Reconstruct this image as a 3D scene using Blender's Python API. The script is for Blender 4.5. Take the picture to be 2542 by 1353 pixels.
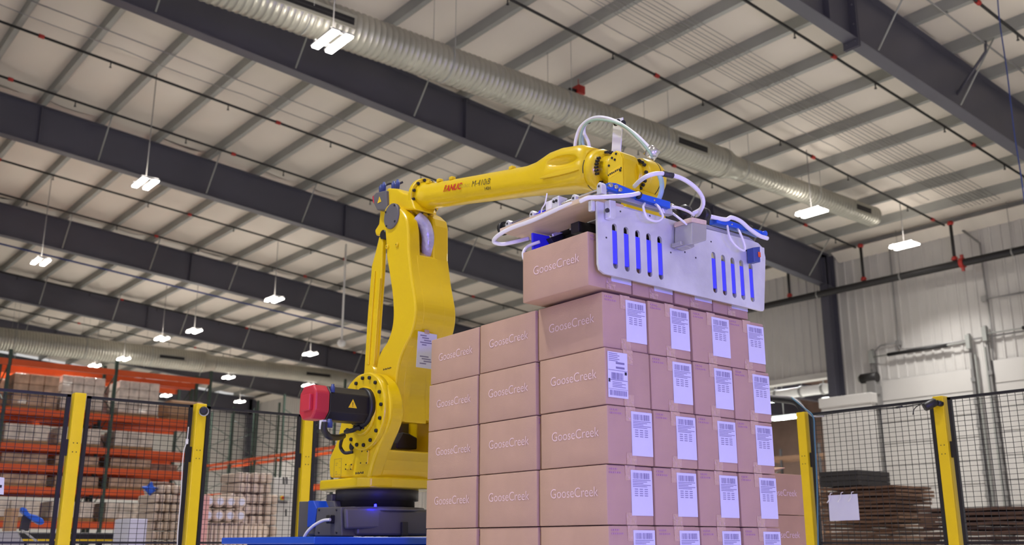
import bpy, bmesh, math, random
from mathutils import Vector, Matrix
random.seed(7)
sc = bpy.context.scene
for o in list(bpy.data.objects): bpy.data.objects.remove(o)
C = sc.collection
R = math.radians
V = Vector

# ------------------------------------------------------------------ camera, world, lights, exposure
H = 0.968                                   # lens height above the floor
PIT, YAW = R(15.25), R(38.93)               # +X runs along the roof beams, +Y along the purlins
FPX, W0, H0 = 2472.7, 2542.0, 1353.0
cam_d = bpy.data.cameras.new('camera'); cam = bpy.data.objects.new('camera', cam_d); C.objects.link(cam)
cam_d.sensor_width = 36.0; cam_d.lens = 36.0 * FPX / W0; cam_d.clip_end = 400
cam.location = (0, 0, H); cam.rotation_euler = (math.pi/2 + PIT, 0, -(math.pi/2 - YAW) + 0.0)
cam.rotation_euler = (math.pi/2 + PIT, 0, -YAW)
cam_d.dof.use_dof = True; cam_d.dof.focus_distance = 4.6; cam_d.dof.aperture_fstop = 3.2
sc.camera = cam
wd = bpy.data.worlds.new('world'); sc.world = wd; wd.use_nodes = True
wd.node_tree.nodes['Background'].inputs[0].default_value = (1.0, .985, .97, 1)
wd.node_tree.nodes['Background'].inputs[1].default_value = 0.35
BEAM = 4.0
LAMP = 16.0                                  # radiance of the LED strips
def area(name, loc, target, size, power, col):
    d = bpy.data.lights.new(name, 'AREA'); d.size = size; d.energy = power; d.color = col
    o = bpy.data.objects.new(name, d); C.objects.link(o); o.location = loc
    o.rotation_euler = (V(target) - V(loc)).to_track_quat('-Z', 'Y').to_euler()
    return o
area('blue_cell_lamp', (3.6, -3.2, 1.9), (3.1, 4.0, 1.7), 0.4, 62, (.14, .08, 1.0))
area('blue_cell_lamp', (-.5, -2.7, 1.2), (2.9, 4.6, 1.3), 0.4, 115, (.14, .08, 1.0))
sc.view_settings.view_transform = 'Standard'; sc.view_settings.look = 'None'
sc.view_settings.exposure = 0.86; sc.view_settings.gamma = 1.0
sc.view_settings.use_curve_mapping = False

# ------------------------------------------------------------------ sight lines: a picture point on a known real plane
def _b(x, y, z):
    c, s = math.cos(YAW), math.sin(YAW)
    return V((x*c + y*s, -x*s + y*c, z))
FW, UP, RT = _b(0, math.cos(PIT), math.sin(PIT)), _b(0, -math.sin(PIT), math.cos(PIT)), _b(1, 0, 0)
def ray(x, y): return FW + RT*((x - W0/2)/FPX) - UP*((y - H0/2)/FPX)
HV = V((0, 0, H))
def pX(x, y, X): r = ray(x, y); return r*(X/r.x) + HV
def pY(x, y, Y): r = ray(x, y); return r*(Y/r.y) + HV
def pZ(x, y, Z): r = ray(x, y); return r*((Z - H)/r.z) + HV
RH, RS = 11.5, 1/12
def roof_z(X): return RH - RS*X + H
def pR(x, y, dz=0.0):
    r = ray(x, y); return r*((RH + dz)/(r.z + RS*r.x)) + HV

# ------------------------------------------------------------------ materials
def lin(c):
    c /= 255.0
    return c/12.92 if c <= .04045 else ((c + .055)/1.055)**2.4
def mat(name, rgb, rough=.5, metal=0.0, var=.06, scale=6.0, bump=0.0, bscale=40.0, emit=0.0, coat=0.0, stretch=None, spec=.5):
    m = bpy.data.materials.new(name); m.use_nodes = True
    nt = m.node_tree; b = nt.nodes['Principled BSDF']
    col = tuple(lin(c) for c in rgb) + (1,)
    b.inputs['Roughness'].default_value = rough; b.inputs['Metallic'].default_value = metal
    b.inputs['Coat Weight'].default_value = coat; b.inputs['Specular IOR Level'].default_value = spec
    tc = nt.nodes.new('ShaderNodeTexCoord'); src = tc.outputs['Object']
    if stretch:
        mp = nt.nodes.new('ShaderNodeMapping'); mp.inputs['Scale'].default_value = stretch
        nt.links.new(src, mp.inputs[0]); src = mp.outputs[0]
    if var:
        n = nt.nodes.new('ShaderNodeTexNoise'); n.inputs['Scale'].default_value = scale; n.inputs['Detail'].default_value = 5
        nt.links.new(src, n.inputs['Vector'])
        r = nt.nodes.new('ShaderNodeValToRGB')
        r.color_ramp.elements[0].position = .3; r.color_ramp.elements[1].position = .7
        r.color_ramp.elements[0].color = tuple(max(0, c*(1 - var*2)) for c in col[:3]) + (1,)
        r.color_ramp.elements[1].color = tuple(min(1, c*(1 + var)) for c in col[:3]) + (1,)
        nt.links.new(n.outputs['Fac'], r.inputs['Fac']); nt.links.new(r.outputs['Color'], b.inputs['Base Color'])
    else: b.inputs['Base Color'].default_value = col
    if bump:
        n2 = nt.nodes.new('ShaderNodeTexNoise'); n2.inputs['Scale'].default_value = bscale; n2.inputs['Detail'].default_value = 3
        nt.links.new(src, n2.inputs['Vector'])
        bp = nt.nodes.new('ShaderNodeBump'); bp.inputs['Strength'].default_value = bump; bp.inputs['Distance'].default_value = .02
        nt.links.new(n2.outputs['Fac'], bp.inputs['Height']); nt.links.new(bp.outputs['Normal'], b.inputs['Normal'])
    if emit:
        b.inputs['Emission Color'].default_value = col; b.inputs['Emission Strength'].default_value = emit
    return m
M = {}
M['concrete'] = mat('concrete', (226, 223, 217), .55, var=.04, scale=1.2)
M['liner'] = mat('white_insulation_liner', (222, 213, 201), .6, var=.05, scale=.5, bump=.35, bscale=1.3, stretch=(.6, 2.2, 1))
M['galv'] = mat('galvanized_purlin', (158, 159, 154), .5, .15, var=.07, scale=.8)
M['beam'] = mat('charcoal_beam_paint', (80, 79, 90), .45, var=.06, scale=.6)
M['wall'] = mat('white_wall_panel', (200, 196, 191), .5, var=.04, scale=.6)
M['wall2'] = mat('grey_far_wall_panel', (150, 146, 144), .55, var=.05, scale=.6)
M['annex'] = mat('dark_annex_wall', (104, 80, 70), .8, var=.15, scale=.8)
M['duct'] = mat('spiral_duct_zinc', (176, 174, 162), .38, .55, var=.06, scale=1.5)
M['blackpipe'] = mat('black_steel_pipe', (40, 38, 38), .5, .2, var=.05)
M['teal'] = mat('teal_hose', (70, 118, 136), .45, var=.03)
M['bluepipe'] = mat('blue_air_pipe', (48, 66, 130), .5, var=.05)
M['red'] = mat('red_coupling', (170, 40, 32), .5, var=.05)
M['conduit'] = mat('grey_conduit', (150, 148, 146), .45, .4, var=.04)
M['lampbody'] = mat('lamp_housing', (190, 190, 190), .4, .4, var=.03)
M['led'] = mat('led_strip', (255, 250, 240), .5, var=0, emit=LAMP)
M['upglow'] = mat('added_upglow', (255, 246, 236), .5, var=0, emit=LAMP*.95)  # invented upward glow that lifts the ceiling brightness
M['led2'] = mat('tube_light', (225, 255, 238), .5, var=0, emit=40.0)
M['yellow'] = mat('robot_yellow', (226, 192, 4), .33, var=.03, scale=3, coat=.25)
M['yellow2'] = mat('post_yellow', (232, 198, 10), .4, var=.03, scale=4)
M['grey'] = mat('robot_grey', (92, 90, 92), .45, .1, var=.05, scale=5)
M['dgrey'] = mat('dark_grey', (48, 46, 48), .5, .1, var=.05, scale=5)
M['black'] = mat('black_plastic', (24, 23, 26), .45, var=.05)
M['cover'] = mat('cover_grey', (104, 102, 106), .5, .2, var=.04)
M['motorred'] = mat('motor_red', (190, 44, 62), .4, var=.04)
M['riser'] = mat('riser_blue', (6, 72, 186), .4, var=.03)
M['alu'] = mat('brushed_aluminium', (218, 218, 222), .40, .5, var=.10, scale=5, bump=.05, bscale=60)
M['chrome'] = mat('chrome_rod', (200, 198, 194), .22, .9, var=.02)
M['ply'] = mat('beige_plank', (206, 182, 156), .6, var=.06, scale=4, stretch=(6, 1, 6))
M['white'] = mat('white_plastic', (228, 226, 224), .45, var=.02)
M['hose'] = mat('white_hose', (224, 222, 220), .4, var=.02)
M['hoseg'] = mat('pale_green_hose', (150, 176, 150), .4, var=.03)
M['hoseb'] = mat('pale_blue_hose', (150, 178, 196), .4, var=.03)
M['bluecyl'] = mat('blue_cylinder_paint', (22, 84, 190), .35, var=.03)
M['bluepad'] = mat('blue_guide_bar', (66, 66, 235), .4, var=.03)
M['card'] = mat('kraft_cardboard', (178, 145, 123), .7, var=.04, scale=5, bump=.06, bscale=180)
M['card2'] = mat('tan_cardboard', (176, 140, 108), .7, var=.05, scale=5)
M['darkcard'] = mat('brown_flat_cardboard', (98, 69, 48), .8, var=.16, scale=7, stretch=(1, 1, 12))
M['darkcard2'] = mat('dark_brown_flat_cardboard', (78, 54, 40), .8, var=.18, scale=7, stretch=(1, 1, 12))
M['blackcard'] = mat('black_flat_board', (44, 40, 38), .75, var=.1)
M['tape'] = mat('clear_tape', (190, 156, 132), .16, var=.05, bump=.5, bscale=70, coat=.6)
M['label'] = mat('white_label_paper', (204, 203, 216), .55, var=.01)
M['ink'] = mat('label_ink', (122, 116, 146), .6, var=0)
M['inkdark'] = mat('black_ink', (26, 24, 34), .6, var=0)
M['logo'] = mat('pale_logo_ink', (222, 194, 194), .6, var=0)
M['stamp'] = mat('violet_stamp_ink', (170, 128, 140), .6, var=0)
M['orange'] = mat('rack_orange', (216, 84, 26), .42, var=.06, scale=2)
M['green'] = mat('rack_green', (52, 70, 60), .5, var=.06)
M['wood'] = mat('pallet_wood', (182, 142, 96), .8, var=.12, scale=8)
M['wrap'] = mat('stretch_wrapped_carton', (186, 150, 124), .16, var=.25, scale=3.5, bump=.5, bscale=9, coat=.6)
M['wrap2'] = mat('wrapped_pale_carton', (218, 203, 190), .16, var=.2, scale=4, bump=.5, bscale=9, coat=.6)
M['jar'] = mat('beige_shrink_pack', (204, 184, 166), .35, var=.08, scale=9, bump=.2, bscale=30)
M['pink'] = mat('pink_wrap', (206, 150, 140), .45, var=.06)
M['wire'] = mat('black_fence_wire', (20, 18, 24), .5, var=0)
M['fred'] = mat('marking_red', (196, 42, 26), .5, var=0)
M['fgrey'] = mat('marking_grey', (150, 132, 70), .5, var=0)
M['warn'] = mat('warning_yellow', (240, 200, 30), .5, var=0)
M['gloss'] = mat('clear_sleeve', (190, 186, 214), .25, .2, var=.15, scale=12, bump=.4, bscale=25)
M['alu2'] = mat('machine_silver', (176, 174, 170), .35, .5, var=.05)

# ------------------------------------------------------------------ mesh builder
class B:
    def __init__(s): s.bm = bmesh.new()
    def _xf(s, vs, m):
        if m is not None: bmesh.ops.transform(s.bm, matrix=m, verts=vs)
    def box(s, lo, hi, m=None):
        x0, y0, z0 = lo; x1, y1, z1 = hi
        v = [s.bm.verts.new(p) for p in ((x0,y0,z0),(x1,y0,z0),(x1,y1,z0),(x0,y1,z0),(x0,y0,z1),(x1,y0,z1),(x1,y1,z1),(x0,y1,z1))]
        for f in ((3,2,1,0),(4,5,6,7),(0,1,5,4),(1,2,6,5),(2,3,7,6),(3,0,4,7)): s.bm.faces.new([v[i] for i in f])
        s._xf(v, m); return s
    def cbox(s, c, d, m=None): return s.box([c[i]-d[i]/2 for i in range(3)], [c[i]+d[i]/2 for i in range(3)], m)
    def prism(s, pts, vec, m=None):
        a = [s.bm.verts.new(p) for p in pts]; b = [s.bm.verts.new(V(p)+V(vec)) for p in pts]; n = len(pts)
        f = [s.bm.faces.new(a), s.bm.faces.new(b[::-1])]
        for i in range(n): f.append(s.bm.faces.new((a[i], b[i], b[(i+1)%n], a[(i+1)%n])))
        bmesh.ops.recalc_face_normals(s.bm, faces=f); s._xf(a+b, m); return s
    def ring(s, c, u, w, ru, rw=None, n=24, e=2.0, up=None):
        rw = rw or ru; out = []
        for i in range(n):
            a = 2*math.pi*i/n; ca, sa = math.cos(a), math.sin(a)
            x = math.copysign(abs(ca)**(2/e), ca); y = math.copysign(abs(sa)**(2/e), sa)
            r2 = up if (up and sa > 0) else rw
            out.append(s.bm.verts.new(V(c) + V(u)*x*ru + V(w)*y*r2))
        return out
    def skin(s, rings, cap=True, smooth=True):
        fs = []
        for a, b in zip(rings, rings[1:]):
            n = len(a)
            for i in range(n):
                f = s.bm.faces.new((a[i], a[(i+1)%n], b[(i+1)%n], b[i])); f.smooth = smooth; fs.append(f)
        if cap: fs += [s.bm.faces.new(rings[0][::-1]), s.bm.faces.new(rings[-1])]
        bmesh.ops.recalc_face_normals(s.bm, faces=fs); return s
    def lathe(s, o, ax, prof, n=28, smooth=True):
        ax = V(ax).normalized(); u = ax.orthogonal().normalized(); w = ax.cross(u)
        rings = [s.ring(V(o)+ax*t, u, w, r, n=n) for t, r in prof]
        s.skin(rings, True, smooth); return s
    def cyl(s, p0, p1, r, n=14, r2=None, smooth=True):
        p0, p1 = V(p0), V(p1); return s.lathe(p0, p1-p0, [(0, r), ((p1-p0).length, r2 if r2 is not None else r)], n, smooth)
    def tube(s, pts, r, n=10):
        pts = [V(p) for p in pts]; rings = []; u = None
        for i, p in enumerate(pts):
            t = (pts[min(i+1, len(pts)-1)] - pts[max(i-1, 0)]).normalized()
            u = t.orthogonal().normalized() if u is None else (u - t*u.dot(t)).normalized()
            rings.append(s.ring(p, u, t.cross(u), r, n=n))
        s.skin(rings); return s
    def out(s, name, m, parent=None, bev=0, seg=2, auto=True, local=False):
        me = bpy.data.meshes.new(name); s.bm.to_mesh(me); s.bm.free(); me.materials.append(M[m] if isinstance(m, str) else m)
        o = bpy.data.objects.new(name, me); C.objects.link(o)
        if parent is not None:
            o.parent = parent
            if not local:
                me.transform(ROOTINV(parent))
        if bev:
            md = o.modifiers.new('edge', 'BEVEL'); md.width = bev; md.segments = seg; md.limit_method = 'ANGLE'; md.angle_limit = R(40)
        return o
def ROOTINV(p):
    m = Matrix.Identity(4); q = p
    while q is not None:
        m = Matrix.LocRotScale(q.location, q.rotation_euler, None) @ m; q = q.parent
    return m.inverted()
def spline(pts, k=8):
    pts = [V(p) for p in pts]; q = [pts[0]*2-pts[1]] + pts + [pts[-1]*2-pts[-2]]; out = []
    for i in range(1, len(q)-2):
        a, b, c, d = q[i-1:i+3]
        for j in range(k):
            t = j/k
            out.append(.5*((2*b) + (c-a)*t + (2*a-5*b+4*c-d)*t*t + (3*b-a-3*c+d)*t**3))
    return out + [pts[-1]]
def tag(o, label, cat, group=None, kind=None):
    if label: o['label'] = label
    if cat: o['category'] = cat
    if group: o['group'] = group
    if kind: o['kind'] = kind
    return o
def thing(name, label, cat, loc=(0, 0, 0), rotz=0.0, group=None):
    o = bpy.data.objects.new(name, None); o.empty_display_size = .1; C.objects.link(o)
    o.location = loc; o.rotation_euler = (0, 0, rotz); return tag(o, label, cat, group)
def struct(name, loc=(0, 0, 0)):
    o = bpy.data.objects.new(name, None); C.objects.link(o); o.location = loc; o['kind'] = 'structure'; return o
def kids(o): return list(o.children)
def dup(o, parent=None, loc=None, rotz=None):
    c = o.copy(); C.objects.link(c)
    if parent is not None: c.parent = parent
    if loc is not None: c.location = loc
    if rotz is not None: c.rotation_euler = (0, 0, rotz)
    for k in kids(o): dup(k, c)
    return c
def inst(name, me, parent, loc=(0, 0, 0), rot=(0, 0, 0), scale=None):
    o = bpy.data.objects.new(name, me); C.objects.link(o); o.parent = parent; o.location = loc; o.rotation_euler = rot
    if scale: o.scale = scale
    return o
def textmesh(s, size, bold=0.0, extr=0.0, spacing=1.0, shear=0.0):
    cu = bpy.data.curves.new('t', 'FONT'); cu.body = s; cu.size = size; cu.align_x = 'CENTER'; cu.align_y = 'CENTER'
    cu.offset = bold; cu.extrude = extr; cu.space_character = spacing; cu.shear = shear; cu.resolution_u = 4
    t = bpy.data.objects.new('t', cu); C.objects.link(t); bpy.context.view_layer.update()
    me = bpy.data.meshes.new_from_object(t.evaluated_get(bpy.context.evaluated_depsgraph_get()))
    bpy.data.objects.remove(t); bpy.data.curves.remove(cu); return me
def frame(o, x, y):
    x, y = V(x).normalized(), V(y).normalized(); z = x.cross(y); y = z.cross(x)
    m = Matrix((x, y, z)).transposed().to_4x4(); m.translation = V(o); return m
def stick(name, me, m, parent, mat_):
    """a flat mesh drawn in its own plane, laid on a face of the thing"""
    me = me.copy(); me.transform(ROOTINV(parent) @ m); me.materials.clear(); me.materials.append(M[mat_])
    o = bpy.data.objects.new(name, me); C.objects.link(o); o.parent = parent; return o
def plate2d(loops, thick, m):
    """a plate with holes: first loop is the outline, the others are openings; returns a mesh in frame m"""
    cu = bpy.data.curves.new('p', 'CURVE'); cu.dimensions = '2D'; cu.fill_mode = 'BOTH'; cu.extrude = thick/2
    for lp in loops:
        sp = cu.splines.new('POLY'); sp.points.add(len(lp)-1); sp.use_cyclic_u = True
        for i, (x, y) in enumerate(lp): sp.points[i].co = (x, y, 0, 1)
    t = bpy.data.objects.new('p', cu); C.objects.link(t); bpy.context.view_layer.update()
    me = bpy.data.meshes.new_from_object(t.evaluated_get(bpy.context.evaluated_depsgraph_get()))
    bpy.data.objects.remove(t); bpy.data.curves.remove(cu); me.transform(m); return me
X3, Y3, Z3 = V((1, 0, 0)), V((0, 1, 0)), V((0, 0, 1))

# ------------------------------------------------------------------ setting: floor, roof, walls
YS = [-26.2, -17.4, -8.7, .2, 9.0, 17.95, 26.3, 35.0, 43.7, 52.6, 61.4]   # roof beam lines
XW, YB = 28.1, 62.0
B().box((-30, -30, -.2), (60, 66, 0)).out('floor', 'concrete')['kind'] = 'structure'
ceil = struct('ceiling')
PX = [4 + 1.5*k for k in range(-9, 17)]
def liner_mesh(seed, w, l):
    rnd = random.Random(seed); bm = bmesh.new(); nx, ny = 8, 40; g = []
    cr = [(rnd.random(), rnd.uniform(-.18, .18), rnd.uniform(.02, .05), rnd.uniform(.012, .03)) for _ in range(6)]
    for i in range(nx+1):
        row = []
        for j in range(ny+1):
            a, b = i/nx, j/ny; sa = math.sin(math.pi*a)
            z = -.085*sa*(.8+.2*math.sin(b*9+seed)) + .006*rnd.uniform(-1, 1)*sa
            for c0, sk, am, wd_ in cr: z -= am*sa*math.exp(-((b-c0-sk*(a-.5))/wd_)**2)
            row.append(bm.verts.new((a*w, b*l, z - RS*a*w)))
        g.append(row)
    for i in range(nx):
        for j in range(ny):
            f = bm.faces.new((g[i][j], g[i][j+1], g[i+1][j+1], g[i+1][j])); f.smooth = True
    me = bpy.data.meshes.new('insulation_panel'); bm.to_mesh(me); bm.free(); me.materials.append(M['liner']); return me
LM = [liner_mesh(k, 1.5, 1.0) for k in range(5)]
for i, x in enumerate(PX[:-1]):
    for j in range(1, len(YS)-1):
        if YS[j+1] < .3 and x < 0: continue
        inst('insulation_panel', LM[(i*3+j) % 5], ceil, (x, YS[j], roof_z(x)+.21), (0, 0, 0), (1, YS[j+1]-YS[j], 1))
B().prism([(-9.5, -30, roof_z(-9.5)+.32), (XW+.3, -30, roof_z(XW+.3)+.32), (XW+.3, -30, roof_z(XW+.3)+.5), (-9.5, -30, roof_z(-9.5)+.5)], (0, 92.5, 0)).out('roof_deck', 'liner', ceil)
for x in PX:                                   # zed purlins: top flange, web, bottom flange and lip
    b = B(); z = roof_z(x)
    b.prism([(x-.06, -9, z-.05), (x+.06, -9, z-.05), (x+.06, -9, z-.044), (x-.054, -9, z-.044), (x-.054, -9, z+.22), (x-.14, -9, z+.22), (x-.14, -9, z+.214), (x-.06, -9, z+.214)], (0, 70.5, 0))
    b.box((x+.055, -9, z-.05), (x+.06, 61.5, z-.02))
    b.out('purlin', 'galv', ceil)
for k, y in enumerate(YS[3:]):                 # built-up roof beams
    bm_ = struct('beam'); dp = 1.06 if y != 9.0 else 1.2
    x0, x1 = -9.5, 27.75; zt = lambda x: roof_z(x)-.05
    B().prism([(x0, y-.006, zt(x0)), (x1, y-.006, zt(x1)), (x1, y-.006, zt(x1)-dp), (x0, y-.006, zt(x0)-dp)], (0, .012, 0)).out('beam_web', 'beam', bm_)
    B().prism([(x0, y-.13, zt(x0)), (x1, y-.13, zt(x1)), (x1, y-.13, zt(x1)-.016), (x0, y-.13, zt(x0)-.016)], (0, .26, 0)).out('top_flange', 'beam', bm_)
    B().prism([(x0, y-.14, zt(x0)-dp), (x1, y-.14, zt(x1)-dp), (x1, y-.14, zt(x1)-dp-.02), (x0, y-.14, zt(x0)-dp-.02)], (0, .28, 0)).out('bottom_flange', 'beam', bm_)
    for q, x in enumerate(PX):
        if q % 2 == (k % 2) and x > 0:
            B().tube([(x, y-1.0, roof_z(x)-.02), (x, y-.14, zt(x)-dp+.03)], .018, 6).out('flange_brace', 'galv', bm_)
        if q % 6 == 3 + (k % 2): 
            B().box((x-.012, y-.13, zt(x)-dp), (x+.012, y+.13, zt(x))).out('stiffener', 'beam', bm_)
        if x > 0: B().box((x-.05, y-.09, zt(x)), (x+.03, y+.09, zt(x)+.16)).out('purlin_clip', 'beam', bm_)
    if y == 9.0:
        sx = pY(2110, 60, 9.0).x; zz = zt(sx)
        for d in (-.035, .015): B().box((sx+d, y-.16, zz-dp-.16), (sx+d+.02, y+.16, zz+.0)).out('splice_plate', 'beam', bm_)
        for sz in (.1, .5, .9, 1.25):
            for sy in (-.09, .09): B().cyl((sx-.07, y+sy, zz-sz), (sx+.07, y+sy, zz-sz), .02, 6).out('splice_bolt', 'beam', bm_)
wr = struct('wall_right')
OPY0, OPY1, OPZ = 18.35, 25.2, 5.36 + H
def rib_mesh(z0, z1):
    b = B(); w = .9
    b.box((0, 0, z0), (.05, w-.006, z1))
    for yy in (.0, .3, .6): b.prism([(0, yy+.05, z0), (-.035, yy+.075, z0), (-.035, yy+.125, z0), (0, yy+.15, z0)], (0, 0, z1-z0))
    me = bpy.data.meshes.new('wall_panel'); b.bm.to_mesh(me); b.bm.free(); me.materials.append(M['wall']); return me
full, over = rib_mesh(0, roof_z(XW)+.25), rib_mesh(OPZ, roof_z(XW)+.25)
for k in range(-12, 76):
    y = OPY0 - 5*.9 + .9*k - .0
    if y > YB: break
    inst('wall_panel', over if OPY0-.01 <= y < OPY1-.5 else full, wr, (XW, y, 0))
b = B()
b.box((XW-.1, OPY0, OPZ-.16), (XW+.3, OPY1+.3, OPZ+.02)); b.out('opening_header', 'wall', wr)
B().box((XW-.02, OPY0-.4, roof_z(XW)-.55), (XW+.02, OPY0-.2, roof_z(XW))).out('eave_strip', 'wall', wr)
for y0, y1 in ((-12, 9.0), (9.0, 17.7), (18.2, 26.3), (26.3, 61)):
    B().prism([(XW-.02, y0, roof_z(XW)-.28), (XW-.45, y0, roof_z(XW)-.02), (XW-.45, y0, roof_z(XW)+.0), (XW, y0, roof_z(XW)-.2)], (0, y1-y0, 0)).out('eave_flashing', 'liner', wr)
wb = struct('wall_back')
for k in range(42):
    inst('wall_panel', full, wb, (-9 + .9*k, YB, 0), (0, 0, -math.pi/2))
wl = struct('wall_left'); B().box((-9.9, 20, 0), (-9.6, YB, 13)).out('wall_panel', 'wall', wl)
for y in YS[3:]:                               # wall columns under the beams
    cl = struct('column')
    x0, x1 = 27.45, 27.95; zt = roof_z(27.7)-.05
    B().box((x0, y-.14, 0), (x0+.02, y+.14, zt-.15)).out('column_flange', 'beam', cl)
    B().box((x1-.02, y-.14, 0), (x1, y+.14, zt)).out('column_flange', 'beam', cl)
    B().box((x0+.02, y-.006, 0), (x1-.02, y+.006, zt)).out('column_web', 'beam', cl)
    B().box((x0+.02, y-.13, zt-1.1), (x1-.02, y+.13, zt-1.08)).out('stiffener', 'beam', cl)
# neighbouring hall seen through the opening
an = struct('wall_annex')
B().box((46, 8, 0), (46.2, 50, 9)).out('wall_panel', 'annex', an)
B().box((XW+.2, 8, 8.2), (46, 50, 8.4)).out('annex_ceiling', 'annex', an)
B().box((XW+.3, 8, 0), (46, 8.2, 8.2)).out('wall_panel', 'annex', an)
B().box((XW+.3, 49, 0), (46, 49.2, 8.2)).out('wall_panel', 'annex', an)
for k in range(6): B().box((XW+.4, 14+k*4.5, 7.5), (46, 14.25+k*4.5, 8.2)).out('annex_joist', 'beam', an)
for y in (16, 22, 28, 34):  # tube lights added out of sight to brighten the dark annex
    t = thing('tube_light', 'added tube light out of sight, brightening the next hall', 'ceiling light', (37, y, 7.2), 0, 'added tube lights brightening the next hall')
    B().box((36.9, y-.8, 7.2), (37.1, y+.8, 8.19)).out('housing', 'lampbody', t); B().box((36.85, y-.8, 7.1), (37.15, y+.8, 7.19)).out('tube', 'led2', t)
    for xx in (31.0, 37.0):
        ld = bpy.data.lights.new('annex_fill', 'AREA'); ld.shape = 'RECTANGLE'; ld.size = .3; ld.size_y = 1.6; ld.energy = 260; lo = bpy.data.objects.new('annex_fill', ld); C.objects.link(lo); lo.parent = t; lo.location = (xx-37, 0, -.12)  # added fill lamps for the annex; the nearer ones have no tube
# two overhead dock doors in the right wall
def dock(name, y0, y1, ztop):
    d = struct(name); n = 9; x = XW-.13; hgt = ztop/n
    for k in range(n):
        B().box((x, y0, k*hgt+.012), (x+.05, y1, (k+1)*hgt-.012)).out('door_section', 'wall', d, .008, 1)
    B().box((x+.05, y0-.1, 0), (x+.06, y1+.1, ztop)).out('door_seal', 'conduit', d)
    for yy, s in ((y0-.08, -1), (y1+.08, 1)):
        B().box((x-.07, yy-.03, 0), (x+.03, yy+.03, ztop+1.0)).out('track', 'conduit', d)
        B().box((x-.02, yy+s*.10-.02, 0), (x+.06, yy+s*.10+.02, ztop+.4)).out('track', 'galv', d)
        for k in range(n): B().box((x-.1, yy-.06, k*hgt+.25), (x-.05, yy+.06, k*hgt+.37)).out('roller_bracket', 'conduit', d)
        B().box((x-.16, yy-.06, ztop+.55), (x-.0, yy+.06, ztop+.95)).out('bearing_plate', 'galv', d)
    B().cyl((x-.08, y0-.15, ztop+.75), (x-.08, y1+.15, ztop+.75), .022, 10).out('spring_shaft', 'galv', d)
    ym = (y0+y1)/2
    B().cyl((x-.08, ym-.9, ztop+.75), (x-.08, ym+1.0, ztop+.75), .055, 12).out('torsion_spring', 'blackpipe', d)
    return d
zd = pX(2300, 930, XW-.1).z
d1 = dock('door_1', pX(2425, 1000, XW).y, pX(2190, 1000, XW).y, zd)
d2 = dock('door_2', pX(2425, 1000, XW).y-4.6, pX(2470, 1000, XW).y-.15, zd+.15)

# ------------------------------------------------------------------ roof services
def sprinkler(label, y, x0, x1, m='blackpipe', r=.03, dz=-.14, end=None):
    t = thing('sprinkler_pipe' if m == 'blackpipe' else 'air_pipe', label, 'pipe', (x0, y, roof_z(x0)+dz))
    z = lambda x: roof_z(x)+dz
    B().cyl((x0, y, z(x0)), (x1, y, z(x1)), r, 10).out('pipe', m, t)
    if m == 'blackpipe':
        x = x0+1.2; k = 0
        while x < x1-.5:
            B().cyl((x, y, z(x)-.13), (x, y, z(x)), .014, 6).cyl((x, y, z(x)-.15), (x, y, z(x)-.135), .03, 8).out('sprinkler_head', 'blackpipe', t)
            if k % 2 == 1: B().cyl((x+1.3, y, z(x+1.3)), (x+1.42, y, z(x+1.42)), r+.018, 10).out('pipe_coupling', 'red', t)
            x += 2.9; k += 1
    for x in PX:
        if x0 < x < x1 and int(x*2) % 3 == 0:
            B().cyl((x+.05, y, z(x)), (x+.05, y, roof_z(x)), .008, 6).cyl((x+.02, y, z(x+.02)), (x+.08, y, z(x+.08)), r+.008, 8).out('pipe_hanger', 'conduit', t)
    return t
def yR(*p): return sum(pR(*q, -.12).y for q in p)/len(p)
SP = [('black sprinkler pipe at the top right corner beyond the nearest roof beam', yR((2430, 0), (2542, 100)), 12, 27.6),
      ('black sprinkler pipe running just beyond the nearest spliced roof beam', yR((2400, 355), (1880, 8)), 6, 27.6),
      ('black sprinkler pipe between the cable bundle and the big spiral duct', yR((1303, 0), (2359, 576)), 4, 27.5),
      ('black sprinkler pipe hidden partly by the beam behind the near spiral duct', 16.7, 2, 27.5),
      ('black sprinkler pipe crossing the upper left corner from the picture edge', yR((400, 194), (800, 345)), -1, 27.5),
      ('black sprinkler pipe close before the long beam at the left edge', yR((0, 187), (400, 320)), -1, 27.5),
      ('dark sprinkler pipe behind the second full-length beam from the left edge', yR((0, 395), (640, 580)), 0, 27.5),
      ('dark sprinkler pipe just above the third beam top on the left', yR((0, 477), (640, 655)), 0, 27.5),
      ('thin dark sprinkler pipe before the fourth beam on the left', yR((300, 740), (480, 785)), 2, 27.5),
      ('thin dark sprinkler pipe beyond the fourth beam on the left', 49.6, 2, 27.5)]
for l, y, a, c in SP: sprinkler(l, y, a, c)
sprinkler('blue compressed air pipe running under the roof at mid left', yR((0, 606), (500, 727)), 0, 27, 'bluepipe', .035, -.11)
t = thing('fire_main_pipe', 'thick black fire main along the white right wall with red couplings', 'pipe', (27.3, 5, 8))
zm = pX(2100, 716, 27.3).z
B().cyl((27.3, 2, zm), (27.3, 50, zm), .11, 14).out('pipe', 'blackpipe', t)
for px, py in ((2362, 580), (2138, 632), (1957, 690)):
    q = pX(px, py, 27.3); top = roof_z(27.3)-.14
    B().cyl((27.3, q.y, zm), (27.3, q.y, top), .045, 10).out('riser_pipe', 'blackpipe', t)
    for zz in (zm+.12, top-.12): B().cyl((27.3, q.y, zz), (27.3, q.y, zz+.11), .075, 10).cyl((27.3, q.y-.1, zz+.05), (27.3, q.y+.1, zz+.05), .02, 6).out('riser_coupling', 'red', t)
q = pX(2390, 655, 27.3); B().cyl((27.3, q.y-.05, zm), (27.3, q.y+.07, zm), .15, 14).box((27.26, q.y-.03, zm-.24), (27.34, q.y+.04, zm+.24)).out('pipe_coupling', 'red', t)
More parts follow.
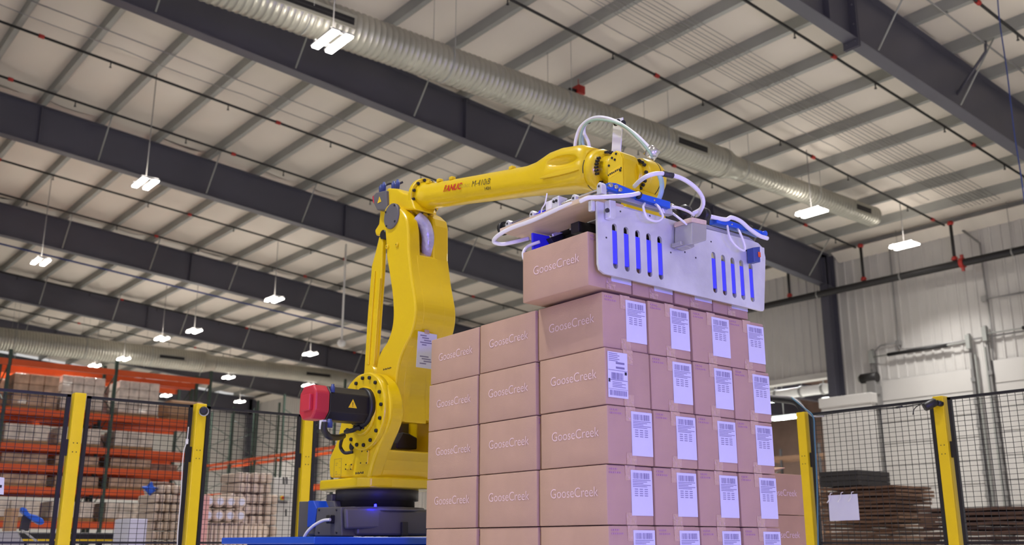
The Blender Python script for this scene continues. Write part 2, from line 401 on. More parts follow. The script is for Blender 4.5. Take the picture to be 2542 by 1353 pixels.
for px, py in ((2236, 690), (2030, 730), (2516, 638)):
    q = pX(px, py, 27.3); B().cyl((27.3, q.y-.02, zm), (27.3, q.y+.02, zm), .125, 12).cyl((27.3, q.y, zm), (27.3, q.y, roof_z(27.3)), .008, 6).out('pipe_hanger', 'conduit', t)
def conduit(label, pts, r=.014, m='conduit', boxes=()):
    t = thing('conduit', label, 'conduit', pts[0]); B().tube(pts, r, 8).out('pipe', m, t)
    for bx in boxes: B().cbox(bx, (.1, .16, .16)).out('junction_box', 'conduit', t, .01, 1)
    return t
zc = lambda x, d: roof_z(x)+d
conduit('upper of two thin grey conduits crossing the purlins at top left', [(x, 21.05, zc(x, -.08)) for x in (0, 9, 18, 27)], .015)
conduit('lower sagging thin grey conduit crossing the purlins at top left', [(x, 21.65, zc(x, -.08)-.05*abs(math.sin(x*1.05))) for x in [k*.5 for k in range(0, 54)]], .012)
conduit('thin pale conduit beside the sprinkler pipe above the robot arm', [(x, 13.1, zc(x, -.08)-.06*abs(math.sin(x*1.05))) for x in [4+k*.5 for k in range(0, 44)]], .010)
conduit('silver conduit beside the top right roof beam', [(x, 8.2, zc(x, -.1)) for x in (10, 27)], .02)
wx = XW-.10
conduit('grey conduit dropping down the wall from the roof and running over the dock door',
        [pX(2205, 560, wx), pX(2210, 640, wx), pX(2232, 866, wx), pX(2262, 866, wx), pX(2542, 822, wx)], .028, boxes=[pX(2230, 852, wx)])
conduit('grey conduit with a square junction box high on the right wall', [pX(2385, 568, wx), pX(2432, 604, wx), pX(2450, 742, wx), pX(2542, 726, wx)], .03, boxes=[pX(2443, 742, wx)])
conduit('grey conduit hooking down beside the door operator', [pX(2230, 850, wx), pX(2185, 858, wx), pX(2172, 872, wx), pX(2178, 930, wx)], .022)
conduit('thin grey conduit falling between the two dock doors', [pX(2452, 742, wx), pX(2462, 830, wx), pX(2500, 1353, wx)], .02)
conduit('dark vertical conduit beside the grey wall column', [pX(2046, 730, wx), pX(2058, 925, wx)], .022, 'blackpipe', [pX(2048, 778, wx)])
t = thing('conduit_rack', 'bundle of parallel thin wires crossing the purlins above the duct', 'conduits', (12, 12.3, 11))
for k in range(10):
    yy = 11.75 + .11*k; B().tube([(x, yy, zc(x, -.07)-.012*(k % 3)) for x in (6, 14, 21, 26.8)], .008, 5).out('wire', 'conduit', t)
def duct(label, y, z, x0, x1, xr, r0, r1, grilles):
    t = thing('spiral_duct', label, 'duct', (x0, y, z)); prof = []; x = x0
    while x < xr:
        prof += [(x-x0, r0), (x-x0+.095, r0), (x-x0+.1, r0+.012), (x-x0+.115, r0+.012)]; x += .125
    B().lathe((x0, y, z), X3, prof, 36).out('duct_section', 'duct', t)
    B().lathe((xr, y, z), X3, [(-.06, r0+.02), (-.0, r0+.02), (.1, r0), (.5, r1), (.56, r1+.015), (.6, r1+.015)], 36).out('reducer', 'duct', t)
    prof = []; x = xr+.5
    while x < x1: prof += [(x-x0, r1), (x-x0+.095, r1), (x-x0+.1, r1+.01), (x-x0+.115, r1+.01)]; x += .125
    prof += [(x1-x0, r1), (x1-x0+.02, r1+.02), (x1-x0+.05, r1+.02), (x1-x0+.06, r1*.6)]
    B().lathe((x0, y, z), X3, prof, 36).out('duct_section', 'duct', t)
    for gx, L, r in grilles:
        a = R(4); c = V((gx, y-r*math.cos(a), z-r*math.sin(a)*1.0)); n = V((0, -math.cos(a), -math.sin(a))); s = n.cross(X3)
        f = frame(c, X3, s)
        B().box((-L/2-.05, -.13, -.03), (L/2+.05, .13, .012), f).out('grille_frame', 'duct', t)
        g = B().box((-L/2, -.07, .012), (L/2, .07, .016), f).out('grille', 'black', t)
        B().box((-L/2, -.01, .016), (L/2, .01, .02), f).out('slat', 'dgrey', g)
    x = x0+2
    while x < x1:
        rr = (r0 if x < xr else r1)+.015
        b = B().lathe((x, y, z), X3, [(0, rr), (.03, rr)], 30)
        b.cyl((x+.015, y-rr, z), (x+.015, y-rr, roof_z(x)), .006, 6).cyl((x+.015, y+rr, z), (x+.015, y+rr, roof_z(x)), .006, 6).out('duct_strap', 'galv', t); x += 3.0
    return t
dA = pY(1700, 385, 14.5)
duct('large silver spiral duct passing above the robot arm', 14.5, dA.z+.13, -4, pY(2165, 555, 14.5).x, pY(1790, 415, 14.5).x, .36, .27,
     [(pY(1716, 368, 14.2).x, 1.0, .36), (pY(2150, 552, 14.2).x, .7, .27), (pY(775, 12, 14.2).x, 1.6, .36)])
dB = pY(450, 893, 47.4)
duct('far spiral duct at left above the orange racking', 47.4, dB.z, -4, pY(895, 976, 47.4).x, pY(500, 905, 47.4).x, .50, .40,
     [(pY(425, 894, 47.0).x, 1.2, .50), (pY(790, 942, 47.0).x, 1.4, .40)])
LZ = 8.15 + H
def lamp_proto(label, x, y, group=None):
    t = thing('high_bay_light', label, 'ceiling light', (x, y, LZ), 0, 'high bay lights')
    B().box((x-.21, y-.38, LZ+.02), (x-.05, y+.38, LZ+.05)).box((x+.05, y-.38, LZ+.02), (x+.21, y+.38, LZ+.05)).box((x-.2, y-.3, LZ+.05), (x+.2, y-.24, LZ+.1)).box((x-.2, y+.24, LZ+.05), (x+.2, y+.3, LZ+.1)).box((x-.02, y-.3, LZ+.07), (x+.02, y+.3, LZ+.1)).out('housing', 'lampbody', t)
    for s in (-1, 1): B().box((x+s*.13-.06, y-.36, LZ-.01), (x+s*.13+.06, y+.36, LZ+.02)).out('led_strip', 'led', t)
    ld = bpy.data.lights.new('high_bay_beam', 'AREA'); ld.shape = 'RECTANGLE'; ld.size = .11; ld.size_y = .7; ld.energy = 13.5*BEAM; ld.spread = R(115); ld.color = (1, .985, .96)
    for s in (-.13, .13): lo = bpy.data.objects.new('high_bay_beam', ld); C.objects.link(lo); lo.parent = t; lo.location = (s, 0, -.015)
    B().box((x-.2, y-.34, LZ+.05), (x-.1, y+.34, LZ+.06)).box((x+.1, y-.34, LZ+.05), (x+.2, y+.34, LZ+.06)).out('added_upglow', 'upglow', t)  # glow strips added on the housing tops to brighten the ceiling
    B().cyl((x, y, LZ+.1), (x, y, roof_z(x)+.24), .012, 6).out('hanging_cable', 'conduit', t)
    return t
LL = [((825, 105), 'nearest high bay light in front of the spiral duct'), ((361, 457), 'high bay light hanging before the long beam at mid left'),
      ((101, 651), 'high bay light near the left picture edge beside the blue pipe'), ((681, 745), 'high bay light left of the robot link under the second beam'),
      ((482, 823), 'high bay light, upper of the close pair at mid left'), ((402, 842), 'high bay light, lower of the close pair at mid left'),
      ((770, 880), 'high bay light just left of the thin yellow robot link'), ((567, 938), 'far high bay light beside the end of the orange rack'),
      ((307, 892), 'far high bay light in front of the far duct'), ((235, 909), 'small far high bay light below the far duct'),
      ((115, 957), 'far high bay light seen through the top of the orange rack'), ((412, 983), 'far high bay light seen under the right end of the top rack beam'),
      ((765, 958), 'far high bay light right above the red motor cap'), ((595, 998), 'lowest far high bay light by the dark rear column'),
      ((2015, 529), 'high bay light right of the gripper below the reduced duct'), ((2245, 611), 'high bay light nearest the white right wall')]
lp = None
def put_lamp(label, x, y, grp='high bay lights'):
    global lp
    if lp is None: lp = lamp_proto(label, x, y); return lp
    o = dup(lp, None, (x, y, LZ), 0.0); o['label'] = label
    for k in kids(o):
        if k.name.startswith('hanging_cable'): k.scale.z = (roof_z(x)+.24-LZ)/(roof_z(lp.location.x)+.24-LZ)
    o['label'] = label; o['group'] = grp; return o
for p, l in LL:
    q = pZ(*p, LZ); put_lamp(l, min(q.x, 26.8), q.y)
for x, y in ((-7.5, -12.5), (-.3, -12.5), (-7.5, -3.8), (-.3, -3.8), (14.5, -3.8), (21.5, -3.8), (-7.5, 5), (-.3, 5), (7.1, 5), (14.5, 5.0), (21.5, 5)):
    put_lamp('high bay light of the rows outside the picture', x, y, 'high bay lights outside the picture')
t = thing('ceiling_camera', 'small white dome camera hanging on a long rod left of the robot', 'camera', pZ(848, 850, 7.6))
q = V(t.location); B().lathe(q, Z3, [(-.16, .05), (-.1, .13), (.0, .15), (.08, .1)], 14).out('dome', 'white', t); B().cyl(q+V((0, 0, .08)), (q.x, q.y, roof_z(q.x)), .035, 8).out('rod', 'white', t)
t = thing('red_alarm_box', 'small red alarm box on the roof beside the spiral duct', 'alarm', pR(1436, 226, -.3))
q = V(t.location); B().box(q-V((.1, .12, .1)), q+V((.1, .12, .1))).cyl(q+V((0, 0, .1)), (q.x, q.y, roof_z(q.x)), .01, 6).out('box', 'red', t, .02, 2); B().cyl(q-V((.1, 0, .03)), q-V((.28, 0, .05)), .05, 10).out('horn', 'black', t)
t = thing('hanging_cable', 'blue hanging cable at the right picture edge', 'cable', pY(2478, 0, 7.0))
B().tube(spline([pY(2474, -60, 7.), pY(2480, 40, 7.), pY(2500, 180, 7.), pY(2518, 330, 7.), pY(2535, 440, 7.), pY(2560, 620, 7.)]), .012, 8).out('cable', 'bluepipe', t)
t = thing('roof_bracket', 'bent grey strut hanging from the purlin at top right', 'bracket', pR(2446, 110)); 
B().tube([pR(2446, 98), pR(2447, 128, -.3), pR(2368, 245, -.9)], .03, 8).out('strut', 'beam', t)

# ------------------------------------------------------------------ cartons
CP = .2208
CL, CW, CH = .3915, .2385, .2172
TXT = textmesh('GooseCreek', .0525, -.0005)
TX1, TX2 = textmesh('FANUC', .052, .0012, shear=.15), textmesh('Robot', .04, -.001)
TX3, TX4 = textmesh('M-410iB', .05, -.0006), textmesh('140H', .026)
def bars(b, x0, x1, y0, y1, n, seed):
    rnd = random.Random(seed); x = x0; st = (x1-x0)/n
    for k in range(n):
        w = st*rnd.uniform(.25, .75); b.box((x, y0, -.0002), (x+w, y1, .0004)); x += st
def label_std(f, parent, z0=.035):
    # a printed packing slip, 0.112 x 0.168
    l = B().box((-.056, -.084, -.0005), (.056, .084, .0009), f).out('shipping_label', 'label', parent)
    b = B(); bars(b, -.045, .045, .052, .074, 16, 3)
    for k in range(5): b.box((-.048, .046-.006*k, 0), (.048-.02*(k % 3), .0485-.006*k, .0004))
    for cx in (-.03, -.004, .022): 
        for k in range(4): b.box((cx-.009, .012-.008*k, 0), (cx+.009, .015-.008*k, .0004))
    bmesh.ops.transform(b.bm, matrix=f @ Matrix.Translation((0, 0, .0010)), verts=b.bm.verts)
    b.out('label_print', 'ink', l)
def label_big(f, parent):
    l = B().box((-.052, -.088, -.0005), (.052, .088, .0009), f).out('shipping_label', 'label', parent)
    b = B()
    for k in range(5): b.box((-.046, .08-.007*k, 0), (-.0+.01*(k % 2), .0828-.007*k, .0004))
    for k in range(2): b.box((-.01, .042-.018*k, 0), (.036, .05-.018*k, .0004))
    b.box((-.05, .016, 0), (.05, .018, .0004)); b.box((-.05, -.022, 0), (.05, -.0195, .0004)); b.box((-.05, -.056, 0), (.05, -.0545, .0004))
    bars(b, -.034, .03, -.018, .008, 18, 5); bars(b, -.044, .046, -.08, -.060, 22, 6)
    for k in range(4): b.box((-.03, -.03-.006*k, 0), (.02+.02*(k % 2), -.0275-.006*k, .0004))
    bmesh.ops.transform(b.bm, matrix=f @ Matrix.Translation((0, 0, .0010)), verts=b.bm.verts)
    b.out('label_print', 'ink', l)
    c = B(); c.box((.036, .002, 0), (.047, .014, .0006)); c.box((-.05, -.03, 0), (-.041, -.016, .0006))
    bmesh.ops.transform(c.bm, matrix=f @ Matrix.Translation((0, 0, .0010)), verts=c.bm.verts); c.out('label_mark', 'inkdark', l)
def carton_proto(x, y, z, big=False, seed=0):
    """long side (with the name) faces -X, taped and labelled end faces -Y; origin under the near left corner"""
    t = thing('carton', 'c', 'carton', (x, y, z))
    bm = bmesh.new(); n = 6; m = B()
    b = B(); b.box((0, 0, 0), (CW, CL, CH)); 
    bmesh.ops.subdivide_edges(b.bm, edges=b.bm.edges[:], cuts=3, use_grid_fill=True)
    rnd = random.Random(seed)
    for v in b.bm.verts:                       # board bellies out a little between its edges
        p = v.co; q = [math.sin(math.pi*p[i]/d) for i, d in enumerate((CW, CL, CH))]
        if p.x < 1e-4: p.x -= .003*q[1]*q[2]
        if p.y < 1e-4: p.y -= .002*q[0]*q[2]
        if p.x > CW-1e-4: p.x += .001*q[1]*q[2]
    for f in b.bm.faces: f.smooth = True
    bmesh.ops.transform(b.bm, matrix=Matrix.Translation((x, y, z)), verts=b.bm.verts)
    o = b.out('board_body', 'card', t, .0035, 2)
    o.modifiers['edge'].angle_limit = R(50)
    B().box((x+.02, y+.004, z+CH), (x+CW-.02, y+CL-.004, z+CH+.0006)).box((x+CW/2-.001, y+.002, z+CH), (x+CW/2+.001, y+CL, z+CH+.0012)).out('top_flaps', 'card', t)
    tb = B(); w = .026
    tb.box((x+CW/2-w, y-.0028, z+CH-.055), (x+CW/2+w, y-.0008, z+CH+.001)); tb.box((x+CW/2-w, y-.0028, z-.0), (x+CW/2+w, y-.0008, z+.045))
    tb.box((x+CW/2-w, y-.002, z+CH+.0004), (x+CW/2+w, y+CL, z+CH+.0016)); tb.out('tape', 'tape', t)
    F1 = frame((x-.0036, y+CL*.47, z+CH*.55), -Y3, Z3)
    stick('printed_name', TXT, F1, t, 'logo')
    F2 = frame((x+CW*.26 if big else x+CW*.745, y-.0032, z+CH*.53 if big else z+CH*.545), X3, Z3)
    (label_big if big else label_std)(F2, t)
    s = B(); f = frame((x+CW*.17, y-.0012, z+CH*.9), X3, Z3)
    if not big:
        for r_, n_ in ((0, 4), (1, 6)):
            for k in range(n_): s.box((-.028+.0105*k, .004-.013*r_, -.0008), (-.0205+.0105*k, .0105-.013*r_, .0004), f)
        for k in range(4): s.box((CW*.6+.009*k, .004, -.0008), (CW*.6+.006+.009*k, .009, .0004), f)
        s.out('stamped_text', 'stamp', t)['kind'] = 'stuff'
    return t
proto = carton_proto(0, 0, 0); protob = carton_proto(0, 0, 0, True)
SX, SY, SZ = 2.635, 2.700, H + .948            # near top corner of the palletised stack
ST = -R(1.1)
ord_ = ['top', 'second', 'third', 'fourth', 'lowest visible']
LF = ['near stack corner showing name and label', 'middle of the branded face', 'left end of the branded face']
RF = ['labelled face, second from the corner', 'labelled face, third from the corner', 'labelled face, farthest right']
first = {}
def place(p, x, y, z, rz, label, grp):
    o = p if p.name not in first else dup(p)
    first[p.name] = 1; o.location = (x, y, z); o.rotation_euler = (0, 0, rz); o['label'] = label; o['group'] = grp; return o
uX, uY = V((math.cos(ST), math.sin(ST), 0)), V((-math.sin(ST), math.cos(ST), 0))
JX = [0, .2470, .5000, .7435]; JY = [0, .4110, .8220]
for L in range(8):
    z = SZ - L*CP - CH; off = random.Random(L+40)
    for (i, j) in ((0, 0), (0, 1), (0, 2), (1, 0), (2, 0), (3, 0)):
        rnd = random.Random(L*31+i*7+j)
        drift = .0030*L
        q = uX*(JX[i] + rnd.uniform(-.001, .001) + (drift if i == 3 else -.3*drift if j else 0)) + uY*(JY[j] + rnd.uniform(-.002, .002) + (.006*(rnd.random()-.5) if j else 0)) + V((SX, SY, z)) + V((off.uniform(-.003, .003), off.uniform(-.005, .005), 0))
        big = (L == 1 and i == 0 and j == 0)
        if L < 5: lab = ('second course kraft carton with a large barcode label at the near stack corner' if big else
                         '%s course kraft carton, %s' % (ord_[L], LF[j] if i == 0 else RF[i-1]))
        else: lab = 'kraft carton in the lower courses of the pallet stack below the picture'
        place(protob if big else proto, q.x, q.y, q.z, ST+R(rnd.uniform(-.2, .2)), lab, 'cartons stacked on the pallet' if L < 5 else 'cartons in the lower courses of the pallet stack')
GX, GY, GZ = 2.560, 2.700, H + .962
for k, l in enumerate(('leftmost of the four kraft cartons held in the gripper, branded side showing', 'second of the four kraft cartons held under the slotted plate', 'third of the four kraft cartons held under the slotted plate', 'rightmost of the four kraft cartons held under the slotted plate')):
    o = place(proto, GX+.2456*k, GY+.002*(k % 2), GZ, R(.8), l, 'cartons held by the gripper')
# pallet under the stack
def pallet(name, label, x, y, z, rz, lx=1.016, ly=1.24, grp=None):
    t = thing(name, label, 'pallet', (x, y, z), 0, grp)
    for k in range(7): B().box((x+.01, y+k*(ly-.09)/6, z+.115), (x+lx-.01, y+k*(ly-.09)/6+.09, z+.135)).out('deck_board', 'wood', t)
    for k in range(3): B().box((x+k*(lx-.05)/2, y, z+.02), (x+k*(lx-.05)/2+.05, y+ly, z+.115)).out('stringer', 'wood', t)
    for k in range(3): B().box((x, y+k*(ly-.09)/2, z), (x+lx, y+k*(ly-.09)/2+.09, z+.02)).out('bottom_board', 'wood', t)
    t.rotation_euler = (0, 0, rz); return t
zb = SZ - 7*CP - CH
pallet('pallet', 'wooden pallet under the stack of kraft cartons', SX+.0, SY, zb-.136, ST, 1.0, 1.235)
# second stack behind
q = pY(1990, 1178, 3.55)
def side_carton(z, label, grp):
    t = thing('carton', label, 'carton', (q.x-.40, 3.55, z), 0, grp); o0 = V((q.x-.40, 3.55, z)); h = .232
    B().box(o0, o0+V((.398, .30, h-.003))).out('board_body', 'card2', t, .003, 2)
    B().box(o0+V((.001, .148, h-.003)), o0+V((.397, .152, h-.0015))).out('top_seam', 'dgrey', t)
    B().box(o0+V((.398, .125, .06)), o0+V((.3995, .175, h-.002))).out('tape', 'tape', t)
    stick('printed_name', TXT, frame(o0+V((.2, -.0012, h*.52)), X3, Z3), t, 'logo'); return t
for k in range(6):
    side_carton(q.z-.232*(k+1), '%s tan carton of the small stack half hidden behind the pallet stack' % ('upper', 'lower')[k] if k < 2 else 'tan carton low in the small rear stack below the picture', 'cartons in the small rear stack' if k < 2 else 'cartons low in the small rear stack')
rs = thing('carton_flap', 'torn tan cardboard flap lying on the small rear carton stack', 'cardboard', (q.x-.25, q.y+.08, q.z+.002))
B().prism([(q.x-.3, q.y+.02, q.z+.004), (q.x-.13, q.y+.02, q.z+.03), (q.x-.15, q.y+.16, q.z+.04), (q.x-.28, q.y+.2, q.z+.01)], (.002, 0, .006)).out('sheet', 'card2', rs)
zz = q.z-6*.232
st = thing('low_platform', 'low grey platform under the small rear carton stack', 'platform', (q.x-.1, q.y, 0)); B().box((q.x-.42, q.y-.03, 0), (q.x+.02, q.y+.34, max(.004, zz-.001))).out('deck', 'grey', st, .01, 1)

# ------------------------------------------------------------------ robot
XR, YR = 3.07, 5.03
rb = thing('palletizing_robot', 'large yellow palletizing robot arm on a dark grey base behind the carton stack', 'robot', (XR, YR, H+.03))
zb0, zb1 = H+.035, pX(940, 1262, 2.8).z
# base casting
b = B(); y0 = pX(852, 1300, 2.80).y
foot = [(2.80, 4.78), (3.46, 4.70), (3.50, 5.30), (3.30, 5.45), (2.84, 5.42), (2.78, 5.25)]
b.prism([(x, y, zb0+.01) for x, y in foot], (0, 0, zb1-zb0-.01)); b.out('base_casting', 'grey', rb, .012, 2)
c0 = V((XR, YR, 0))
B().lathe(c0+Z3*(zb1-.004), Z3, [(0, .30), (.012, .30), (.014, .27), (.022, .27)], 40).out('base_ring', 'cover', rb)
zr0, zr1 = pX(933, 1257, 3.07).z, pX(933, 1213, 3.07).z
B().lathe(c0+Z3*(zb1+.015), Z3, [(0, .215), (.04, .215), (.043, .236), (zr1-zb1-.0, .236)], 44).out('turret', 'dgrey', rb)
# base front recess, slot, connector panel and cable
F = lambda px, py, Y: pY(px, py, Y)
def quad_box(c, name, m, depth, parent, bev=.004):
    """four picture points on one plane pushed back along +Y"""
    return B().prism(c, (0, depth, 0)).out(name, m, parent, bev, 2)
yf = 4.765
quad_box([F(858, 1261, yf), F(950, 1262, yf), F(950, 1312, yf), F(860, 1314, yf)], 'front_cover', 'cover', .03, rb, .012)
quad_box([F(998, 1296, 4.735), F(1014, 1296, 4.735), F(1014, 1330, 4.735), F(998, 1330, 4.735)], 'slot_cover', 'dgrey', .02, rb)
bx = 2.72
B().prism([pX(787, 1260, bx), pX(846, 1258, bx), pX(848, 1331, bx), pX(780, 1331, bx)], (.14, 0, 0)).out('connector_box', 'grey', rb, .006, 2)
B().prism([pX(742, 1245, bx+.1), pX(828, 1243, bx+.1), pX(832, 1262, bx+.1), pX(840, 1334, bx+.1), pX(738, 1334, bx+.1)], (.1, 0, 0)).out('rear_housing', 'grey', rb, .006, 2)
B().prism([pX(765, 1243, bx+.02), pX(778, 1243, bx+.02), pX(786, 1262, bx+.02), pX(780, 1310, bx+.02), pX(762, 1308, bx+.02)], (.09, 0, 0)).out('side_gusset', 'riser', rb, .003, 1)
for p in ((793, 1266), (836, 1266), (792, 1322), (836, 1322)):
    q = pX(*p, bx); B().cyl(q-X3*.005, q+X3*.01, .006, 8).out('cover_screw', 'black', rb)
q = pX(826, 1289, bx); B().box(q-V((.03, .022, .022)), q+V((.01, .022, .022))).out('connector', 'black', rb, .004, 1)
B().tube(spline([pX(820, 1290, bx-.03), pX(800, 1293, bx-.05), pX(775, 1308, bx-.08), pX(757, 1330, bx-.1), pX(750, 1360, bx-.1), pX(748, 1420, bx-.08)]), .0085, 10).out('signal_cable', 'hose', rb)
q = pX(828, 1240, 2.86); B().box(q-V((.03, .03, .05)), q+V((.03, .03, .03))).out('stop_block', 'grey', rb, .006, 1)
# swivel carriage
XC, XC2 = 2.835, 2.925
prof = spline([pX(*p, XC) for p in ((817, 1186), (817, 1140), (834, 1096), (846, 1045), (853, 1000), (862, 960), (886, 932), (912, 924))], 5)
prof += spline([pX(*p, XC) for p in ((930, 928), (952, 948), (966, 985), (968, 1030), (958, 1066), (943, 1100), (926, 1145), (914, 1188))], 5)
B().prism(prof, (XC2-XC, 0, 0)).out('left_side_plate', 'yellow', rb, .016, 3)
zc0, zc1 = pX(860, 1214, XC).z, pX(860, 1188, XC).z
b = B(); fp = [(2.80, 4.80), (2.84, 4.735), (2.96, 4.70), (3.18, 4.70), (3.31, 4.74), (3.36, 4.80), (3.36, 5.25), (3.26, 5.33), (2.90, 5.33), (2.80, 5.22)]
b.prism([(x, y, zc0) for x, y in fp], (0, 0, zc1-zc0)); b.out('swivel_plate', 'yellow', rb, .012, 3)
q0, q1, q2, q3 = pX(914, 1190, XC2), pX(943, 1110, XC2), pX(934, 1126, XC2), pX(920, 1190, XC2)
ztop = pX(958, 1120, XC2).z
fw = [V((XC2-.03, pX(*p, XC).y, pX(*p, XC).z)) for p in ((914, 1189), (919, 1165), (927, 1140), (938, 1114))]
fw += [fw[-1]+Y3*.07, V((XC2-.03, fw[0].y+.07, fw[0].z))]
B().prism(fw, (.36, 0, 0)).out('front_wall', 'yellow', rb, .014, 3)
B().prism([p + X3*(3.22-XC) for p in prof], (.08, 0, 0)).out('right_side_plate', 'yellow', rb, .012, 2)
B().box((XC2, 4.9, zc1), (3.22, 5.15, zc1+.1)).out('carriage_floor', 'yellow', rb, .01, 2)
B().prism([pY(*p, 4.86) for p in ((985, 1100), (1000, 1073), (1016, 1076), (1060, 1100), (1060, 1116), (985, 1114))], (0, .12, 0)).out('inner_motor', 'dgrey', rb, .006, 1)
B().prism([pY(*p, 4.95) for p in ((968, 1050), (1060, 1050), (1060, 1120), (968, 1112))], (0, .02, 0)).out('inner_cover', 'grey', rb)
# details on the left plate
for pts in (((897, 1117), (914, 1117), (911, 1153), (893, 1153)), ((857, 1152), (874, 1152), (872, 1166), (856, 1166))):
    B().prism([pX(*p, XC-.012) for p in pts], (.014, 0, 0)).out('side_cover', 'yellow', rb, .003, 2)
    for p in pts:
        q = pX(p[0]*.8+sum(a for a, _ in pts)/20, p[1]*.8+sum(a for _, a in pts)/20, XC-.013); B().cyl(q-X3*.002, q+X3*.004, .004, 6).out('cover_screw', 'black', rb)
f = pX(838, 1162, XC-.001)
b = B()
for s0, s1 in (((-.055, -.07), (.055, -.068)), ((-.055, .068), (.055, .07)), ((-.055, -.07), (-.053, .07)), ((.053, -.07), (.055, .07)), ((-.03, .02), (-.01, .024)), ((-.03, .035), (0, .038)), ((-.03, -.03), (-.01, -.026)), ((-.03, -.045), (0, -.042)), ((.02, .05), (.04, .052)), ((.02, 0), (.04, .002)), ((.02, -.05), (.04, -.048))):
    b.box((s0[0]*.75, s0[1]*.75, -.001), (s1[0]*.75, s1[1]*.75, .0006), frame(f, -Y3, Z3))
b.out('rating_plate_print', 'fgrey', rb)
def dashes(px, py, X, n=7, w=.009, h=.012, name='stencilled_mark', m='dgrey'):
    b = B(); f = frame(pX(px, py, X), -Y3, Z3)
    for k in range(n): b.box((-n*w*.7+k*w*1.4, -h/2*(.5 if k % 3 == 1 else 1), -.001), (-n*w*.7+k*w*1.4+w*.8, h/2*(.4 if k % 2 else 1), .001), f)
    return b.out(name, m, rb)
dashes(893, 1174, XC-.0005)
# J2 gear disc, bolts and motor
dc = pX(903, 1021, 2.808); dr = .212
B().lathe(dc, X3, [(0, dr-.006), (.004, dr), (.05, dr)], 56).out('joint_disc', 'yellow', rb)
B().lathe(dc-X3*.016, X3, [(0, .125), (.004, .130), (.02, .138)], 48).out('inner_ring', 'yellow', rb)
def bolts(c, ax, r, n, br, a0=0, a1=2*math.pi, name='bolt', h=.012, skip=()):
    ax = V(ax).normalized(); u = Y3 if abs(ax.y) < .9 else X3; u = (u-ax*u.dot(ax)).normalized(); w = ax.cross(u)
    for k in range(n):
        if k in skip: continue
        a = a0+(a1-a0)*k/n; q = V(c)+u*r*math.cos(a)+w*r*math.sin(a)
        B().lathe(q, ax, [(0, br), (h*.8, br), (h, br*.8)], 8).out(name, 'black', rb)
bolts(dc, -X3, .186, 16, .0105, .1, 2*math.pi+.1, skip=())
bolts(dc-X3*.014, -X3, .098, 20, .0105)
mc = pX(903, 1012, 2.79)
def motor(c, ax, up, L, half, capL, name='servo_motor'):
    ax, up = V(ax).normalized(), V(up).normalized(); sd = ax.cross(up); f = Matrix((sd, up, ax)).transposed().to_4x4(); f.translation = c
    k = half*.56
    oct_ = [(-half, -k), (-k, -half), (k, -half), (half, -k), (half, k), (k, half), (-k, half), (-half, k)]
    B().prism([(x, y, 0) for x, y in oct_], (0, 0, L), f).out(name, 'black', rb, .004, 1)
    B().prism([(x*1.02, y*1.02, L+.002) for x, y in oct_], (0, 0, capL), f).out('motor_cap', 'motorred', rb, .01, 2)
    B().box((-half*.7, -half*.55, L+capL), (half*.35, half*.45, L+capL+.022), f).out('encoder_box', 'motorred', rb, .006, 2)
    return f
fm = motor(mc, -X3, Z3, .255, .088, .085)
B().lathe(mc+X3*.01, -X3, [(0, .108), (.028, .108), (.03, .095)], 20).out('motor_flange', 'black', rb)
def triangle(f, s, parent, m='warn'):
    B().prism([f @ V((-s, -s*.8, 0)), f @ V((s, -s*.8, 0)), f @ V((0, s, 0))], f.to_3x3() @ V((0, 0, .0012))).out('warning_sign', m, parent)
    B().box((-s*.07, -s*.2, .0012), (s*.07, s*.35, .0018), f).box((-s*.07, -s*.5, .0012), (s*.07, -s*.35, .0018), f).out('warning_mark', 'inkdark', parent)
triangle(frame(mc-X3*.12+Y3*-.0885, X3, Z3), .026, rb)
for k, (px, py, rr) in enumerate(((826, 965, .012), (818, 1052, .016))):
    q = pX(px, py, 2.55 if k == 0 else 2.50); B().lathe(q, Z3, [(-.02, rr), (.012, rr), (.014, rr*.7), (.024, rr*.7)], 10).out('connector', 'bluepipe', rb)
B().tube(spline([pX(806, 1048, 2.46), pX(805, 1068, 2.46), pX(818, 1084, 2.5), pX(840, 1086, 2.6), pX(852, 1082, 2.7)]), .016, 10).out('motor_cable', 'black', rb)
B().tube(spline([pX(852, 1080, 2.72), pX(846, 1100, 2.75), pX(846, 1112, 2.77), pX(856, 1124, 2.79), pX(876, 1122, 2.82)]), .0095, 10).out('motor_cable', 'black', rb)
B().tube(spline([pX(858, 1072, 2.76), pX(876, 1068, 2.76), pX(886, 1062, 2.77), pX(896, 1060, 2.78)]), .013, 10).out('motor_cable', 'black', rb)
q = pX(801, 1054, 2.46); B().cbox(q, (.02, .035, .045)).out('cable_tag', 'label', rb)
q = pX(874, 1108, XC); B().lathe(q-X3*.006, X3, [(0, .022), (.01, .022)], 16).out('cable_hole', 'black', rb)
# upper arm: curved profile, two cheeks at the top with the hose between them
XA, XA1 = 2.93, 3.165
front = [(1015, 628), (1022, 690), (1031, 750), (1030, 790), (1020, 830), (1004, 862), (990, 900), (983, 950), (982, 1000), (983, 1046)]
back = [(938, 1046), (930, 960), (936, 900), (945, 872), (963, 842), (974, 800), (974, 745), (967, 690), (959, 640), (957, 590)]
low = spline([pX(*p, XA) for p in front], 6) + spline([pX(*p, XA) for p in back], 6)
B().prism([p+X3*.05-Y3*.0008 for p in low], (.15, 0, 0)).out('arm_core', 'yellow', rb, .006, 2)
chk = spline([pX(*p, XA) for p in [(957, 600), (954, 560), (953, 525), (966, 506), (986, 512), (1005, 533), (1012, 560), (1014, 600), (1015, 628)] + front[1:]], 6) + spline([pX(*p, XA) for p in back[:-1]], 6)
B().prism(chk, (.082, 0, 0)).out('left_arm_side', 'yellow', rb, .014, 3)
